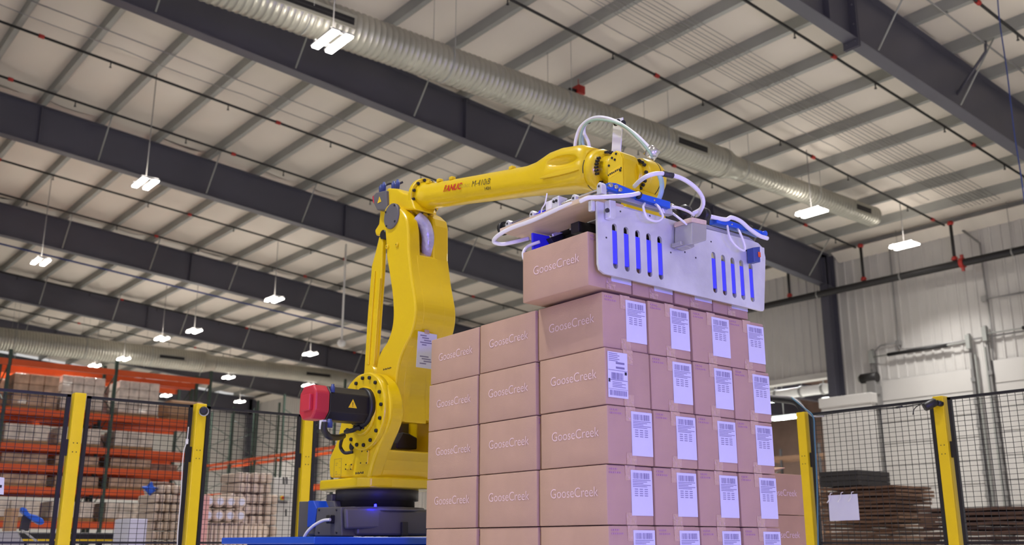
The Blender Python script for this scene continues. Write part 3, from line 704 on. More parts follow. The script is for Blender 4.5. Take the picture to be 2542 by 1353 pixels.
chr_ = [pX(*p, XA) for p in [(957, 600), (953, 545), (962, 510), (985, 508), (1000, 516), (1013, 528), (1016, 545), (1015, 628)]] + low[6:6*9] + spline([pX(*p, XA) for p in back[:-1]], 6)
B().prism([p+X3*.168 for p in chr_], (.107, 0, 0)).out('right_arm_side', 'yellow', rb, .014, 3)
jc = pX(970, 536, XA-.012)
B().lathe(jc, X3, [(0, .074), (.006, .077), (.02, .077)], 36).out('joint_cover', 'cover', rb)
for a in (.6, 2.2, 3.9, 5.4):
    q = jc+Y3*.067*math.cos(a)+Z3*.067*math.sin(a); B().cyl(q-X3*.004, q+X3*.01, .007, 8).out('cover_screw', 'black', rb)
for p in ((963, 613), (987, 608)):
    q = pX(*p, XA); B().lathe(q-X3*.012, X3, [(0, .010), (.004, .014), (.014, .014)], 12).out('pivot_boss', 'yellow', rb); B().cyl(q-X3*.0125, q-X3*.011, .004, 6).out('cover_screw', 'black', rb)
dashes(962, 915, XA-.0005, 8, .008, .010)
# paper sheet taped to the arm front
ys = 4.478
pp = B().prism([pY(*p, ys) for p in ((1038, 822), (1085, 831), (1082, 918), (1033, 911))], (0, .0015, 0)).out('document_sheet', 'label', rb)
b = B(); p0_, u_ = pY(1038, 822, ys), (pY(1085, 831, ys)-pY(1038, 822, ys))/47
fr = frame(p0_-Y3*.0002, X3, Z3); fr.translation = p0_-Y3*.0004
w_ = (pY(1085, 831, ys)-p0_).x; h_ = p0_.z-pY(1033, 911, ys).z
for k in range(13):
    if k in (5, 6, 7, 8): continue
    b.box((w_*(.12+.1*(k % 3)), -h_*(.1+.065*k)-.003, -.0006), (w_*(.45+.12*(k % 4)), -h_*(.1+.065*k)+.003, .0006), frame(p0_-Y3*.0004, X3, Z3))
b.out('sheet_print', 'ink', pp)['kind'] = 'stuff'
B().prism([pY(*p, ys-.001) for p in ((1054, 818), (1066, 820), (1066, 830), (1054, 828))], (0, .0012, 0)).out('tape', 'tape', rb)
# elbow: gear housing between the cheeks, flange, forearm
A0, A1 = pX(1058, 489, XR), pX(1487, 424, XR)
ax = (A1-A0).normalized(); up = (Z3-ax*Z3.dot(ax)).normalized(); sd = ax.cross(up); LA = (A1-A0).length
jm = V((XR, jc.y, jc.z))
b = B(); rings = []
for t, w, u_, d_ in ((0, .075, .06, .07), (.25, .082, .085, .1), (.7, .085, .09, .11), (1, .088, .098, .11)):
    c = jm.lerp(A0-ax*.03, t)-Y3*.0; rings.append(b.ring(c, sd, up, w, d_, 24, 3.2, u_))
b.skin(rings).out('elbow_housing', 'yellow', rb, 0)
B().box((XA+.085, jm.y-.06, jm.z-.16), (XA1-.05, jm.y+.09, jm.z-.0)).out('elbow_gearbox', 'yellow', rb, .02, 3)
b = B(); fl = []
for k in range(28):
    a = 2*math.pi*k/28; rr = .112
    x, y = rr*math.cos(a), rr*math.sin(a)
    if y < -.04: x *= 1.0; y = y*1.12
    fl.append(A0-ax*.035+sd*x*.95+up*y)
b.prism(fl, ax*.035).out('forearm_flange', 'yellow', rb, .006, 2)
for k in range(12):
    a = 2*math.pi*k/12+.2; q = A0+sd*.097*math.cos(a)*.95+up*.099*math.sin(a); B().lathe(q, ax, [(0, .0095), (.009, .0095), (.011, .007)], 8).out('bolt', 'black', rb)
b = B(); rings = []
for t, w, u_, d_, e in ((0, .088, .09, .09, 2), (.02, .078, .078, .078, 2), (.06, .073, .073, .073, 2), (.3, .074, .074, .074, 2.1), (.66, .077, .077, .077, 2.2), (.72, .082, .088, .079, 2.5), (.80, .092, .118, .082, 3.6), (.86, .096, .126, .084, 4.2), (.95, .096, .124, .086, 4.2), (1.0, .096, .102, .090, 2.8)):
    rings.append(b.ring(A0+ax*LA*t, sd, up, w, d_, 32, e, u_))
b.skin(rings).out('forearm', 'yellow', rb)
for s in (-1,):
    b = B(); c = A0+ax*LA*.89+sd*(-.094)*1
    sgn = -1 if sd.x > 0 else 1
    c = A0+ax*LA*.885+sd*sgn*.0945
    def lens(cu, hw, hh, th, name, m, rot=0):
        pts = []
        for k in range(20):
            a = 2*math.pi*k/20; x, y = hw*math.cos(a), hh*math.sin(a)*(1 if math.sin(a) > 0 else .6)
            pts.append(cu+ax*x+up*(y+rot*x))
        return B().prism(pts, sd*sgn*th).out(name, m, rb, .003, 2)
    fo = [o for o in rb.children if o.name.startswith('forearm') and 'flange' not in o.name][0]
    cb = B(); bmesh.ops.create_uvsphere(cb.bm, u_segments=28, v_segments=16, radius=1.0)
    cm = frame(c+up*.042+sd*sgn*.016, ax, up) @ Matrix.Diagonal((.125, .034, .040, 1)); bmesh.ops.transform(cb.bm, matrix=cm, verts=cb.bm.verts)
    co = cb.out('cutter', 'yellow', rb); md = fo.modifiers.new('pocket', 'BOOLEAN'); md.operation = 'DIFFERENCE'; md.object = co; md.solver = 'EXACT'
    bpy.context.view_layer.update()
    nm = bpy.data.meshes.new_from_object(fo.evaluated_get(bpy.context.evaluated_depsgraph_get())); fo.modifiers.clear(); fo.data = nm; bpy.data.objects.remove(co)
    lens(c-up*.022, .14, .012, .012, 'side_rib', 'yellow', .05)
for t in (.04, .115, .20, .57):
    q = A0+ax*LA*t+up*.074-sd*0+sd*sgn*.03; B().cbox(q, (.03, .03, .02)).out('cable_lug', 'yellow', rb, .005, 2)
# markings on the forearm
def mark(me, t, dz, m, name):
    q = A0+ax*LA*t+sd*sgn*.0765+up*dz; x = ax if True else -ax
    stick(name, me, frame(q, x, up), rb, m)
SH = .0765
def curved(me, t, dz, m, name):
    me = me.copy(); c = A0+ax*LA*t
    for v in me.vertices:
        a = (v.co.y+dz)/.0765; v.co = c+ax*v.co.x+(sd*sgn*math.cos(a)+up*math.sin(a))*.0785
    me.transform(ROOTINV(rb)); me.materials.clear(); me.materials.append(M[m]); o = bpy.data.objects.new(name, me); C.objects.link(o); o.parent = rb
curved(TX1, .255, .004, 'fred', 'brand_lettering'); curved(TX2, .335, .005, 'fgrey', 'brand_lettering')
curved(TX3, .435, .006, 'dgrey', 'model_lettering'); curved(TX4, .475, -.030, 'dgrey', 'model_lettering')
# wrist
B().lathe(A1-ax*.004, ax, [(-.002, .0995), (.003, .0995)], 40).out('wrist_seam', 'dgrey', rb)
def wy(px): return A0 + ax*((pX(px, 420, XR)-A0).length)
W1 = A1+ax*.01
B().lathe(W1-ax*.012, ax, [(0, .098), (.004, .101), (.03, .099), (.05, .092), (.06, .066), (.062, .06)], 40).out('wrist_ring', 'yellow', rb)
B().lathe(W1+ax*.05, ax, [(0, .063), (.10, .061)], 30).out('wrist_neck', 'yellow', rb)
def arcbolts(c, r, angs, ax_=ax):
    for a in angs:
        q = c+(sd*sgn*math.cos(a)+up*math.sin(a))*r
        B().lathe(q, ax_, [(-.006, .0068), (.011, .0068)], 8).out('bolt', 'black', rb)
ang = [R(d) for d in (-28, -17, -6, 5, 16, 27, 70, 81, 92, -72, -61, 180)]
arcbolts(W1+ax*.055, .080, ang)
XB = XR-.078
y0_, y1_ = pX(1508, 430, XB).y, pX(1546, 430, XB).y
yb = (y0_+y1_)/2; hw = (y0_-y1_)/2; zb_t, zb_b = pX(1526, 374, XB).z, pX(1526, 470, XB).z
zh = zb_t-zb_b; zm_ = (zb_t+zb_b)/2
blk = [(-1, 0), (1, 0), (1, .74), (.72, .90), (.3, 1.0), (-.3, 1.0), (-.75, .88), (-1, .70)]
def blockpts(x, k=1.0): return [V((x, yb-p[0]*hw*k, zm_+(p[1]-.5)*zh*k)) for p in blk]
B().prism(blockpts(XB+.006), (.105, 0, 0)).out('wrist_block', 'yellow', rb, .008, 2)
B().prism(blockpts(XB, .97), (.007, 0, 0)).out('wrist_cover', 'yellow', rb, .003, 2)
for py, pz in ((.85, .10), (-.80, .42), (.84, .68), (.35, .86), (-.25, .93), (-.05, .78)):
    q = V((XB, yb+py*hw*.9, zm_+(pz-.5)*zh*.93)); B().cyl(q-X3*.004, q+X3*.002, .0055, 8).out('cover_screw', 'black', rb)
B().prism([V((XB-.0006, yb+hw*.78, zm_-.1*zh-.012)), V((XB-.0006, yb-hw*.72, zm_-.02*zh-.012)), V((XB-.0006, yb-hw*.72, zm_-.02*zh+.018)), V((XB-.0006, yb+hw*.78, zm_-.1*zh+.018))], (.001, 0, 0)).out('marking_strip', 'warn', rb)
b = B(); f = frame((XB-.0012, yb, zm_-.06*zh+.003), V((0, -1, .12)), Z3)
for k in range(8): b.box((-.045+.0115*k, -.004, -.001), (-.038+.0115*k, .004 if k % 3 else .002, .001), f)
b.out('stencilled_mark', 'dgrey', rb)
B().box((XB+.104, yb-hw*.55, zm_-.36*zh), (XB+.108, yb+hw*.55, zm_+.3*zh)).out('block_panel', 'yellow', rb, .002, 1)
zd_ = zm_-.005; D0 = V((XB+.09, yb, zd_))
B().lathe(D0, X3, [(0, .064), (.05, .064)], 30).out('wrist_neck', 'yellow', rb)
B().lathe(D0, X3, [(.035, .064), (.036, .086), (.055, .093), (.10, .096), (.13, .094), (.155, .086), (.172, .07), (.178, .05)], 40).out('wrist_drum', 'yellow', rb)
B().lathe(D0, X3, [(.108, .0965), (.112, .0965)], 40).out('drum_seam', 'dgrey', rb)
for k in range(24):
    a = 2*math.pi*k/24
    if k % 6 == 5: continue
    q = D0+X3*.036+Y3*.077*math.cos(a)+Z3*.077*math.sin(a); B().lathe(q, -X3, [(-.004, .0078), (.011, .0078)], 8).out('bolt', 'black', rb)
zf = H+1.352; XD = D0.x+.085
zl = zd_-.075
b = B(); b.prism([(D0.x-.02, yb-.085, zf+.03), (D0.x+.17, yb-.085, zf+.03), (D0.x+.17, yb+.085, zf+.03), (D0.x-.02, yb+.085, zf+.03)], (0, 0, .02))
b.prism([(D0.x-.01, yb-.075, zf+.05), (D0.x+.16, yb-.075, zf+.05), (D0.x+.15, yb-.05, zl), (D0.x+.02, yb-.05, zl)], (0, .13, 0)); b.out('tool_bracket', 'yellow', rb, .008, 2)
B().lathe((XD, yb, zf), Z3, [(0, .085), (.03, .085)], 32).out('tool_flange', 'dgrey', rb)
# rear parallel link, elbow lever and elbow motor
XL = 2.985
Lt, Lb = pX(946, 592, XL), pX(923, 925, XL)
lx = [(948, 575), (950, 600), (947, 680), (938, 800), (930, 925), (903, 925), (912, 780), (922, 660), (931, 628), (940, 590)]
B().prism([pX(*p, XL) for p in lx], (.030, 0, 0)).out('parallel_link', 'yellow', rb, .008, 2)
for d in (((927, 672), (930, 672), (914, 905), (909, 905)), ((940, 690), (943, 690), (928, 905), (924, 905))):
    B().prism([pX(*p, XL-.010) for p in d], (.014, 0, 0)).out('link_flange', 'yellow', rb, .003, 2)
B().lathe(Lb-X3*.0+Z3*(-.02), X3, [(-.02, .06), (.09, .06)], 24).out('link_eye', 'yellow', rb)
lv = [(933, 585), (930, 572), (940, 556), (943, 528), (940, 515), (952, 508), (968, 512), (965, 560), (957, 582)]
B().prism([pX(*p, XA+.06) for p in lv], (.06, 0, 0)).out('elbow_lever', 'yellow', rb, .008, 2)
q = pX(949, 582, XA+.05); B().lathe(q, X3, [(0, .028), (.09, .028)], 16).out('lever_pin', 'black', rb)
em = pX(975, 478, XR-.06)
B().prism([pX(*p, XR-.10) for p in ((958, 520), (955, 478), (962, 466), (985, 468), (1000, 478), (1018, 482), (1030, 520), (1000, 522))], (.16, 0, 0)).out('motor_mount', 'yellow', rb, .012, 3)
mo = pX(944, 494, XR-.06)
fmo = [(926, 486), (933, 478), (958, 472), (960, 520), (936, 522), (928, 505)]
B().prism([pX(*p, XR-.12) for p in fmo], (.13, 0, 0)).out('elbow_motor', 'cover', rb, .006, 2)
B().prism([pX(*p, XR-.121) for p in ((924, 488), (927, 484), (928, 506), (925, 502))], (.13, 0, 0)).out('motor_cap', 'motorred', rb, .003, 1)
triangle(frame(pX(942, 496, XR-.1215), -Y3, Z3), .021, rb)
for p in ((946, 470, .1), (953, 464, .04), (977, 462, .0), (987, 458, .06)):
    q = pX(p[0], p[1], XR-.08+p[2]); B().lathe(q, Z3, [(-.03, .012), (.0, .014), (.018, .014), (.02, .008), (.03, .008)], 10).out('connector', 'bluepipe', rb)
B().tube(spline([pX(953, 462, XR-.04), pX(968, 456, XR), pX(985, 458, XR), pX(1000, 452, XR+.03)]), .007, 8).out('motor_cable', 'black', rb)
B().prism([pX(1062, 448, XR+.05), pX(1100, 456, XR+.05), pX(1100, 462, XR+.05), pX(1060, 458, XR+.05)], (.05, 0, 0)).out('valve_block', 'white', rb, .004, 1)
# sleeve hose between the cheeks
B().tube(spline([pY(1034, 540, 4.615), pY(1052, 556, 4.592), pY(1062, 586, 4.585), pY(1062, 618, 4.60), pY(1062, 665, 4.66)]), .038, 16).out('sleeved_hose', 'gloss', rb)
# hose loop over the wrist with its white mast and black ties
hx = XR-.02
def hose(pts, r, m, parent, X=hx, name='hose'):
    return B().tube(spline([pX(p[0], p[1], X+(p[2] if len(p) > 2 else 0)) for p in pts], 8), r, 10).out(name, m, parent)
hose([(1426, 376), (1430, 345), (1441, 316), (1463, 297), (1492, 291), (1530, 302), (1575, 332), (1605, 360), (1624, 380)], .0085, 'hose', rb, hx-.01)
hose([(1465, 378), (1460, 352), (1450, 330), (1453, 308), (1475, 296), (1505, 298), (1540, 310), (1575, 340), (1598, 365), (1615, 385)], .0085, 'hose', rb, hx+.02)
hose([(1440, 372), (1441, 340), (1452, 310), (1475, 298), (1510, 300), (1550, 314), (1585, 345), (1610, 374), (1618, 388)], .0065, 'hoseg', rb, hx-.035)
hose([(1452, 376), (1446, 345), (1452, 312), (1480, 297), (1515, 300), (1556, 318), (1590, 348), (1614, 380)], .007, 'hoseb', rb, hx+.05)
for p in ((1461, 301), (1534, 303), (1547, 306), (1528, 306)):
    q = pX(*p, hx+.02); B().lathe(q-Y3*.003, V((0, 1, .3)), [(0, .014), (.005, .014)], 14).out('cable_tie', 'black', rb)
B().prism([pX(*p, XR+.03) for p in ((1522, 297), (1546, 291), (1540, 378), (1517, 380))], (.006, 0, 0)).out('hose_mast', 'white', rb, .002, 1)
q = pX(1620, 378, hx); B().lathe(q, V((.2, -.5, .6)), [(-.03, .03), (.02, .03), (.024, .02)], 14).out('hose_gland', 'chrome', rb)
hose([(1635, 430), (1642, 450), (1642, 475), (1632, 500), (1615, 515)], .011, 'hoseb', rb, XR-.02)
q = pY(932, 1253, YR-.285)
M['blueled'] = mat('blue_indicator', (6, 6, 255), .4, var=0, emit=55.0)
B().lathe(q-Z3*.004, Z3, [(-.006, .007), (.004, .007), (.008, .004)], 12).out('status_light', 'blueled', rb)
# riser under the robot
rz = thing('robot_riser', 'bright blue steel riser under the dark robot base', 'robot stand', (XR, YR, 0))
xl = pY(680, 1345, 4.6).x
B().box((2.40, 4.50, zb0-.035), (3.70, 5.60, zb0)).out('top_plate', 'riser', rz, .004, 1)
B().box((2.50, 4.6, .02), (3.60, 5.5, zb0-.035)).out('column', 'riser', rz, .01, 1)
B().box((2.35, 4.45, 0), (3.75, 5.65, .03)).out('foot_plate', 'riser', rz, .006, 1)

# ------------------------------------------------------------------ gripper
gp = thing('carton_gripper', 'silver slotted plate gripper with blue cylinders on the robot wrist', 'gripper', (3.05, 2.95, H+1.2))
YP = 2.662
GT = H+1.305
B().box((2.76, 2.69, GT), (3.52, 3.22, GT+.018)).out('top_plate', 'alu', gp, .003, 1)
B().box((XD-.12, yb-.12, GT+.018), (XD+.12, yb+.12, GT+.047)).out('mount_plate', 'dgrey', gp, .003, 1)
pk = [pZ(*p, GT) for p in ((1246, 577), (1310, 607))]
B().box((2.545, 2.675, GT-.005), (2.74, 3.235, GT+.014)).out('side_plank', 'ply', gp, .001, 1)
B().box((2.80, 2.72, GT-.06), (2.84, 3.2, GT)).box((3.28, 2.72, GT-.06), (3.32, 3.2, GT)).box((2.70, 2.9, GT-.05), (3.4, 2.95, GT-.0)).out('under_frame', 'dgrey', gp, .002, 1)
f2 = lambda px, py: (lambda q: (q.x, q.z))(pY(px, py, YP))
ol = [f2(*p) for p in ((1480, 500), (1483, 655), (1487, 670), (1499, 680), (1886, 772), (1892, 773), (1895, 768), (1898, 640), (1893, 618), (1880, 604), (1860, 597))]
holes = []
for (x0, y0), (x1, y1) in (((1523, 556), (1526, 668)), ((1552, 564), (1555, 675)), ((1580, 572), (1584, 680)), ((1608, 580), (1611, 688)), ((1635, 587), (1639, 695)),
                           ((1768, 626), (1774, 728)), ((1792, 633), (1798, 734)), ((1816, 640), (1821, 740)), ((1838, 646), (1843, 745)), ((1861, 653), (1866, 750))):
    t0, t1 = f2(x0, y0), f2(x1, y1); cx = (t0[0]+t1[0])/2; r = .0135; lp_ = []
    for k in range(9): a = math.pi*k/8; lp_.append((cx+r*math.cos(a), t0[1]-r+r*math.sin(a)))
    for k in range(9): a = math.pi+math.pi*k/8; lp_.append((cx+r*math.cos(a), t1[1]+r+r*math.sin(a)))
    holes.append(lp_)
    z0, z1 = t1[1]+.022, t0[1]-.028
    B().box((cx-.0128, YP-.003, z0), (cx+.0128, YP+.012, z1)).out('guide_bar', 'bluepad', gp, .001, 1)
me = plate2d([ol]+holes, .010, frame((0, YP, 0), X3, Z3))
me.materials.clear(); me.materials.append(M['alu']); me.transform(ROOTINV(gp))
for p in me.polygons: p.use_smooth = False
o = bpy.data.objects.new('slotted_plate', me); C.objects.link(o); o.parent = gp
for p in ((1505, 590), (1540, 525), (1613, 536), (1700, 626), (1765, 600), (1727, 640), (1665, 627), (1852, 622)):
    q = pY(*p, YP-.005); B().lathe(q+Y3*.002, -Y3, [(0, .004), (.003, .004)], 8).out('plate_screw', 'dgrey', gp)
# left end bracket of the plate
B().prism([pY(*p, YP-.006) for p in ((1500, 500), (1516, 503), (1518, 540), (1512, 548), (1501, 545))], (0, -.03, 0)).out('corner_bracket', 'alu', gp, .004, 2)
q = pY(1508, 522, YP-.036); B().cyl(q-Y3*.003, q+Y3*.005, .009, 10).out('bracket_bolt', 'dgrey', gp)
B().box((2.555, 2.668, GT-.05), (2.575, 2.69, GT-.006)).out('end_angle', 'alu', gp, .003, 1)
# blue cylinders along the front top edge
def bluecyl(pts, pts2, name='pneumatic_cylinder', Y=2.64):
    c = B().prism([pY(*p, Y) for p in pts], (0, .045, 0)).out(name, 'bluecyl', gp, .004, 2)
    B().prism([pY(*p, Y+.004) for p in pts2], (0, .036, 0)).out('cylinder_arm', 'bluecyl', gp, .004, 2)
    return c
bluecyl([(1587, 478), (1665, 500), (1665, 518), (1586, 492)], [(1512, 452), (1530, 454), (1590, 479), (1586, 491), (1540, 478), (1509, 468)])
bluecyl([(1781, 538), (1853, 560), (1852, 572), (1780, 553)], [(1853, 561), (1880, 569), (1903, 576), (1905, 584), (1890, 586), (1852, 571)])
for p in ((1516, 460), (1529, 464), (1539, 471)):
    q = pY(*p, 2.638); B().cyl(q-Y3*.006, q+Y3*.01, .008, 10).out('pivot_bolt', 'chrome', gp)
q = pY(1898, 580, 2.638); B().cyl(q-Y3*.008, q+Y3*.03, .012, 12).out('pivot_bolt', 'bluecyl', gp)
for p in ((1625, 497), (1817, 557)):
    q = pY(*p, 2.639); B().cyl(q-Y3*.002, q+Y3*.01, .004, 8).out('cylinder_screw', 'chrome', gp)
B().prism([pY(*p, 2.665) for p in ((1512, 472), (1670, 520), (1672, 530), (1600, 512), (1512, 486))], (0, .03, 0)).out('cylinder_rail', 'galv', gp, .003, 1)
B().prism([pY(*p, 2.665) for p in ((1715, 545), (1860, 588), (1876, 600), (1860, 598), (1714, 556))], (0, .03, 0)).out('cylinder_rail', 'galv', gp, .003, 1)
a, b_ = pY(1664, 509, 2.662), pY(1686, 521, 2.662); B().cyl(a, b_, .009, 10).out('piston_rod', 'chrome', gp)
B().lathe(b_, (b_-a), [(-.002, .014), (.012, .026), (.02, .034), (.045, .034), (.05, .028)], 20).out('rubber_bumper', 'black', gp)
a, b_ = pY(1781, 546, 2.662), pY(1757, 538, 2.662); B().cyl(a, b_, .009, 10).out('piston_rod', 'chrome', gp)
B().lathe(b_, (b_-a), [(-.002, .014), (.010, .024), (.016, .033), (.04, .033), (.045, .028)], 20).out('rubber_bumper', 'black', gp)
B().prism([pY(*p, 2.66) for p in ((1640, 507), (1668, 516), (1672, 534), (1650, 530))], (0, .03, 0)).out('clevis', 'alu', gp, .003, 1)
# sensor box and small photo-eye
sb = pY(1717, 606, 2.555)
B().prism([pY(*p, 2.555) for p in ((1718, 550), (1755, 558), (1754, 597), (1717, 606))], (0, .095, 0)).out('valve_box', 'alu2', gp, .004, 2)
B().prism([pY(*p, 2.55) for p in ((1718, 538), (1755, 547), (1755, 558), (1718, 550))], (0, .10, 0)).out('valve_box_lid', 'ply', gp, .003, 1)
B().prism([pY(*p, 2.60) for p in ((1690, 598), (1722, 604), (1725, 612), (1718, 616), (1690, 607))], (0, .05, 0)).out('valve_box_foot', 'alu2', gp, .002, 1)
q = pY(1711, 562, 2.60); B().cyl(q-X3*.02, q+X3*.03, .010, 10).out('box_fitting', 'alu2', gp)
B().prism([pY(*p, 2.615) for p in ((1871, 614), (1889, 612), (1890, 650), (1873, 650))], (0, .04, 0)).out('photo_eye', 'bluepipe', gp, .003, 1)
B().prism([pY(*p, 2.61) for p in ((1888, 612), (1898, 615), (1899, 646), (1889, 651))], (0, .045, 0)).out('photo_eye_bracket', 'alu', gp, .002, 1)
q = pY(1885, 632, 2.613); B().box(q-V((.008, .003, .012)), q+V((.008, .003, .012))).out('sensor_lens', 'orange', gp, .002, 1)
# guide blocks, rods and valve on top of the plank
xg = 2.585
for p in ((1265, 560), (1325, 541), (1429, 496), (1493, 478)):
    q = pX(*p, xg); h_ = .042 if p[0] < 1480 else .05
    B().prism([V((xg-.013, q.y-.015, GT+.014)), V((xg-.013, q.y+.015, GT+.014)), V((xg-.013, q.y+.014, GT+h_)), V((xg-.013, q.y+.006, GT+h_+.012)), V((xg-.013, q.y-.006, GT+h_+.012)), V((xg-.013, q.y-.014, GT+h_))], (.028, 0, 0)).out('rod_support', 'alu', gp, .003, 2)
    B().cyl((xg-.015, q.y, GT+h_-.004), (xg+.02, q.y, GT+h_-.004), .005, 8).out('support_bolt', 'dgrey', gp)
ya, yb2 = pX(1243, 567, xg).y, pX(1497, 470, xg).y
B().cyl((xg+.004, ya, GT+.042), (xg+.004, yb2, GT+.042), .0045, 8).cyl((xg+.02, ya, GT+.034), (xg+.02, yb2, GT+.034), .0035, 8).out('guide_rod', 'chrome', gp)
B().cyl((xg+.012, ya+.004, GT+.034), (xg+.012, ya-.016, GT+.034), .030, 18).cyl((xg+.012, ya-.016, GT+.034), (xg+.012, ya-.05, GT+.03), .02, 14).out('rubber_bumper', 'black', gp)
y1, y2 = pX(1345, 525, xg).y, pX(1428, 492, xg).y
B().cyl((xg+.035, y1, GT+.048), (xg+.035, y2, GT+.048), .016, 12).out('air_cylinder', 'black', gp)
q = pX(1380, 510, xg); B().box((xg-.012, q.y-.03, GT+.014), (xg+.04, q.y+.012, GT+.075)).out('valve_block', 'alu', gp, .004, 2)
B().box((xg-.01, q.y+.014, GT+.03), (xg+.04, q.y+.055, GT+.07)).out('valve_coil', 'white', gp, .003, 1)
for dy in (-.018, -.002): B().cyl((xg-.016, q.y+dy, GT+.055), (xg-.01, q.y+dy, GT+.055), .006, 8).out('valve_port', 'black', gp)
B().cbox((xg+.0, pX(1347, 533, xg).y, GT+.028), (.03, .02, .026)).cbox((xg+.0, pX(1340, 536, xg).y, GT+.02), (.04, .03, .012)).out('sensor', 'bluepad', gp, .002, 1)
B().tube(spline([pX(1343, 545, xg-.016), pX(1345, 520, xg-.016), pX(1353, 505, xg-.016), pX(1358, 480, xg-.016)]), .003, 6).out('sensor_wire', 'white', gp)
# rear clamp paddle
yp = 3.125
B().prism([pY(*p, yp) for p in ((1322, 577), (1366, 586), (1366, 640), (1324, 640))], (0, .012, 0)).out('clamp_paddle', 'bluepad', gp, .003, 1)
B().prism([pY(*p, yp-.03) for p in ((1366, 590), (1416, 570), (1424, 576), (1376, 605))], (0, .03, 0)).out('paddle_bracket', 'dgrey', gp, .002, 1)
B().prism([pY(*p, yp-.05) for p in ((1372, 580), (1412, 563), (1424, 571), (1400, 578), (1374, 587))], (0, .01, 0)).out('paddle_arm', 'alu', gp, .002, 1)
q = pY(1408, 556, yp-.06); B().box((q.x-.035, yp-.1, q.z-.02), (q.x+.02, yp+.02, GT-.001)).out('slide_carriage', 'black', gp, .003, 1)
# white hoses
def gh(pts, r=.008, m='hose', Y=2.62, name='air_hose'):
    return B().tube(spline([pY(p[0], p[1], Y+(p[2] if len(p) > 2 else 0)) for p in pts], 8), r, 10).out(name, m, gp)
gh([(1575, 462, .12), (1592, 446, .05), (1615, 434), (1645, 431), (1690, 442, -.02), (1725, 465, -.02), (1744, 492), (1742, 516, .02), (1725, 528, .05), (1703, 537, .07)], .0095)
gh([(1660, 434, .02), (1700, 446), (1735, 475), (1746, 503), (1738, 525, .03), (1730, 537, .07)], .0085)
a, b_ = pY(1646, 431, 2.62), pY(1670, 436, 2.61); B().cyl(a, b_, .0125, 12).out('tape_wrap', 'dgrey', gp)
gh([(1586, 480, 0), (1560, 485, -.02), (1500, 489, -.01), (1462, 491, .02), (1440, 500, .06)], .0085)
B().tube(spline([pX(1445, 498, 2.56), pX(1400, 512, 2.548), pX(1325, 546, 2.54), pX(1270, 566, 2.535), pX(1236, 585, 2.53), pX(1226, 600, 2.54), pX(1246, 606, 2.56), pX(1280, 600, 2.6), pX(1312, 592, 2.66)]), .009, 10).out('air_hose', 'hose', gp)
B().tube(spline([pX(1340, 600, 2.62), pX(1310, 612, 2.58), pX(1299, 630, 2.56), pX(1306, 650, 2.57), pX(1330, 660, 2.62)]), .007, 10).out('air_hose', 'hose', gp)
gh([(1600, 505, .03), (1597, 515), (1606, 540), (1625, 549), (1640, 546), (1645, 535), (1636, 515), (1626, 506, .03)], .0052)
gh([(1805, 560, .02), (1812, 590), (1830, 613), (1847, 622), (1848, 608), (1838, 580), (1830, 566, .03)], .0052)
gh([(1664, 517, .03), (1680, 515), (1708, 525), (1722, 535, .02)], .006)
gh([(1755, 536, .04), (1800, 545, .01), (1815, 540, 0), (1838, 549), (1860, 568), (1885, 585), (1905, 592)], .0095)
gh([(1670, 530, .02), (1690, 545, -.02), (1711, 562, -.04)], .005)
for p in ((1586, 485), (1861, 566)):
    q = pY(*p, 2.635); B().lathe(q, V((1, 0, -.2)), [(-.004, .016), (.004, .016)], 12).out('cable_tie', 'black', gp)

# ------------------------------------------------------------------ perimeter fence
FH = H + 1.0
def post(label, x, y, face, black_end, grp=None):
    t = thing('fence_post', label, 'fence post', (x, y, 0), 0, grp)
    B().box((x-.038, y-.038, 0), (x+.038, y+.038, FH)).out('post_tube', 'yellow2', t, .004, 2)
    B().box((x-.08, y-.08, 0), (x+.08, y+.08, .012)).out('foot_plate', 'yellow2', t)
    d = V((0, -1, 0)) if face == 'y' else V((-1, 0, 0)); s = X3 if face == 'y' else Y3
    for zz in (FH-.34, FH-.40):
        for k in (-.012, .012):
            q = V((x, y, zz))+d*.038+s*k; B().cyl(q-d*.002, q+d*.0015, .004, 6).out('screw_hole', 'inkdark', t)
    B().box(V((x, y, FH-.37))-s*.045-V((.012, .012, .055)) if face == 'y' else V((x, y, FH-.37))-s*.045-V((.012, .012, .055)), V((x, y, FH-.37))-s*.045+V((.012, .012, .055))).out('panel_clip', 'black', t, .002, 1)
    return t
def mesh_panel(label, p0, p1):
    """welded wire panel in a black tube frame between two ground points"""
    p0, p1 = V((*p0, 0)), V((*p1, 0)); L = (p1-p0).length; dx = (p1-p0)/L; dn = Z3.cross(dx)
    t = thing('safety_fence', label, 'mesh fence', p0); w = .0125; f = frame(p0, dx, Z3); z0, z1 = .12, FH-.012
    fr = B(); fr.box((0, z0, -w), (.025, z1, w), f).box((L-.025, z0, -w), (L, z1, w), f).box((0, z1-.018, -w), (L, z1, w), f).box((0, z0, -w), (L, z0+.025, w), f).box((0, H+.004, -w*.7), (L, H+.016, w*.7), f)
    fr.out('panel_frame', 'wire', t)
    b = B(); n = int(L/.05); r = .0014
    for k in range(1, n): x = L*k/n; b.box((x-r, z0, -r), (x+r, z1, r), f)
    m_ = int((z1-z0)/.0335)
    for k in range(1, m_): z = z0+(z1-z0)*k/m_; b.box((0, z-r, r), (L, z+r, 3*r), f)
    o = b.out('wire_mesh', 'wire', t); o['kind'] = 'stuff'; return t
FY, FX = 7.19, 6.73
lx = [pY(*p, FY).x for p in ((183, 1100), (489, 1100), (759, 1100))]
post('yellow fence post standing before the left end of the orange rack', lx[0], FY, 'y', 0)
post('yellow fence post carrying a black camera, left of the bottle packs', lx[1], FY, 'y', 0)
post('yellow fence post behind the dark robot base', lx[2], FY, 'y', 0)
g = .055
mesh_panel('black mesh fence panel at the left picture edge', (lx[0]-1.5, FY), (lx[0]-g, FY))
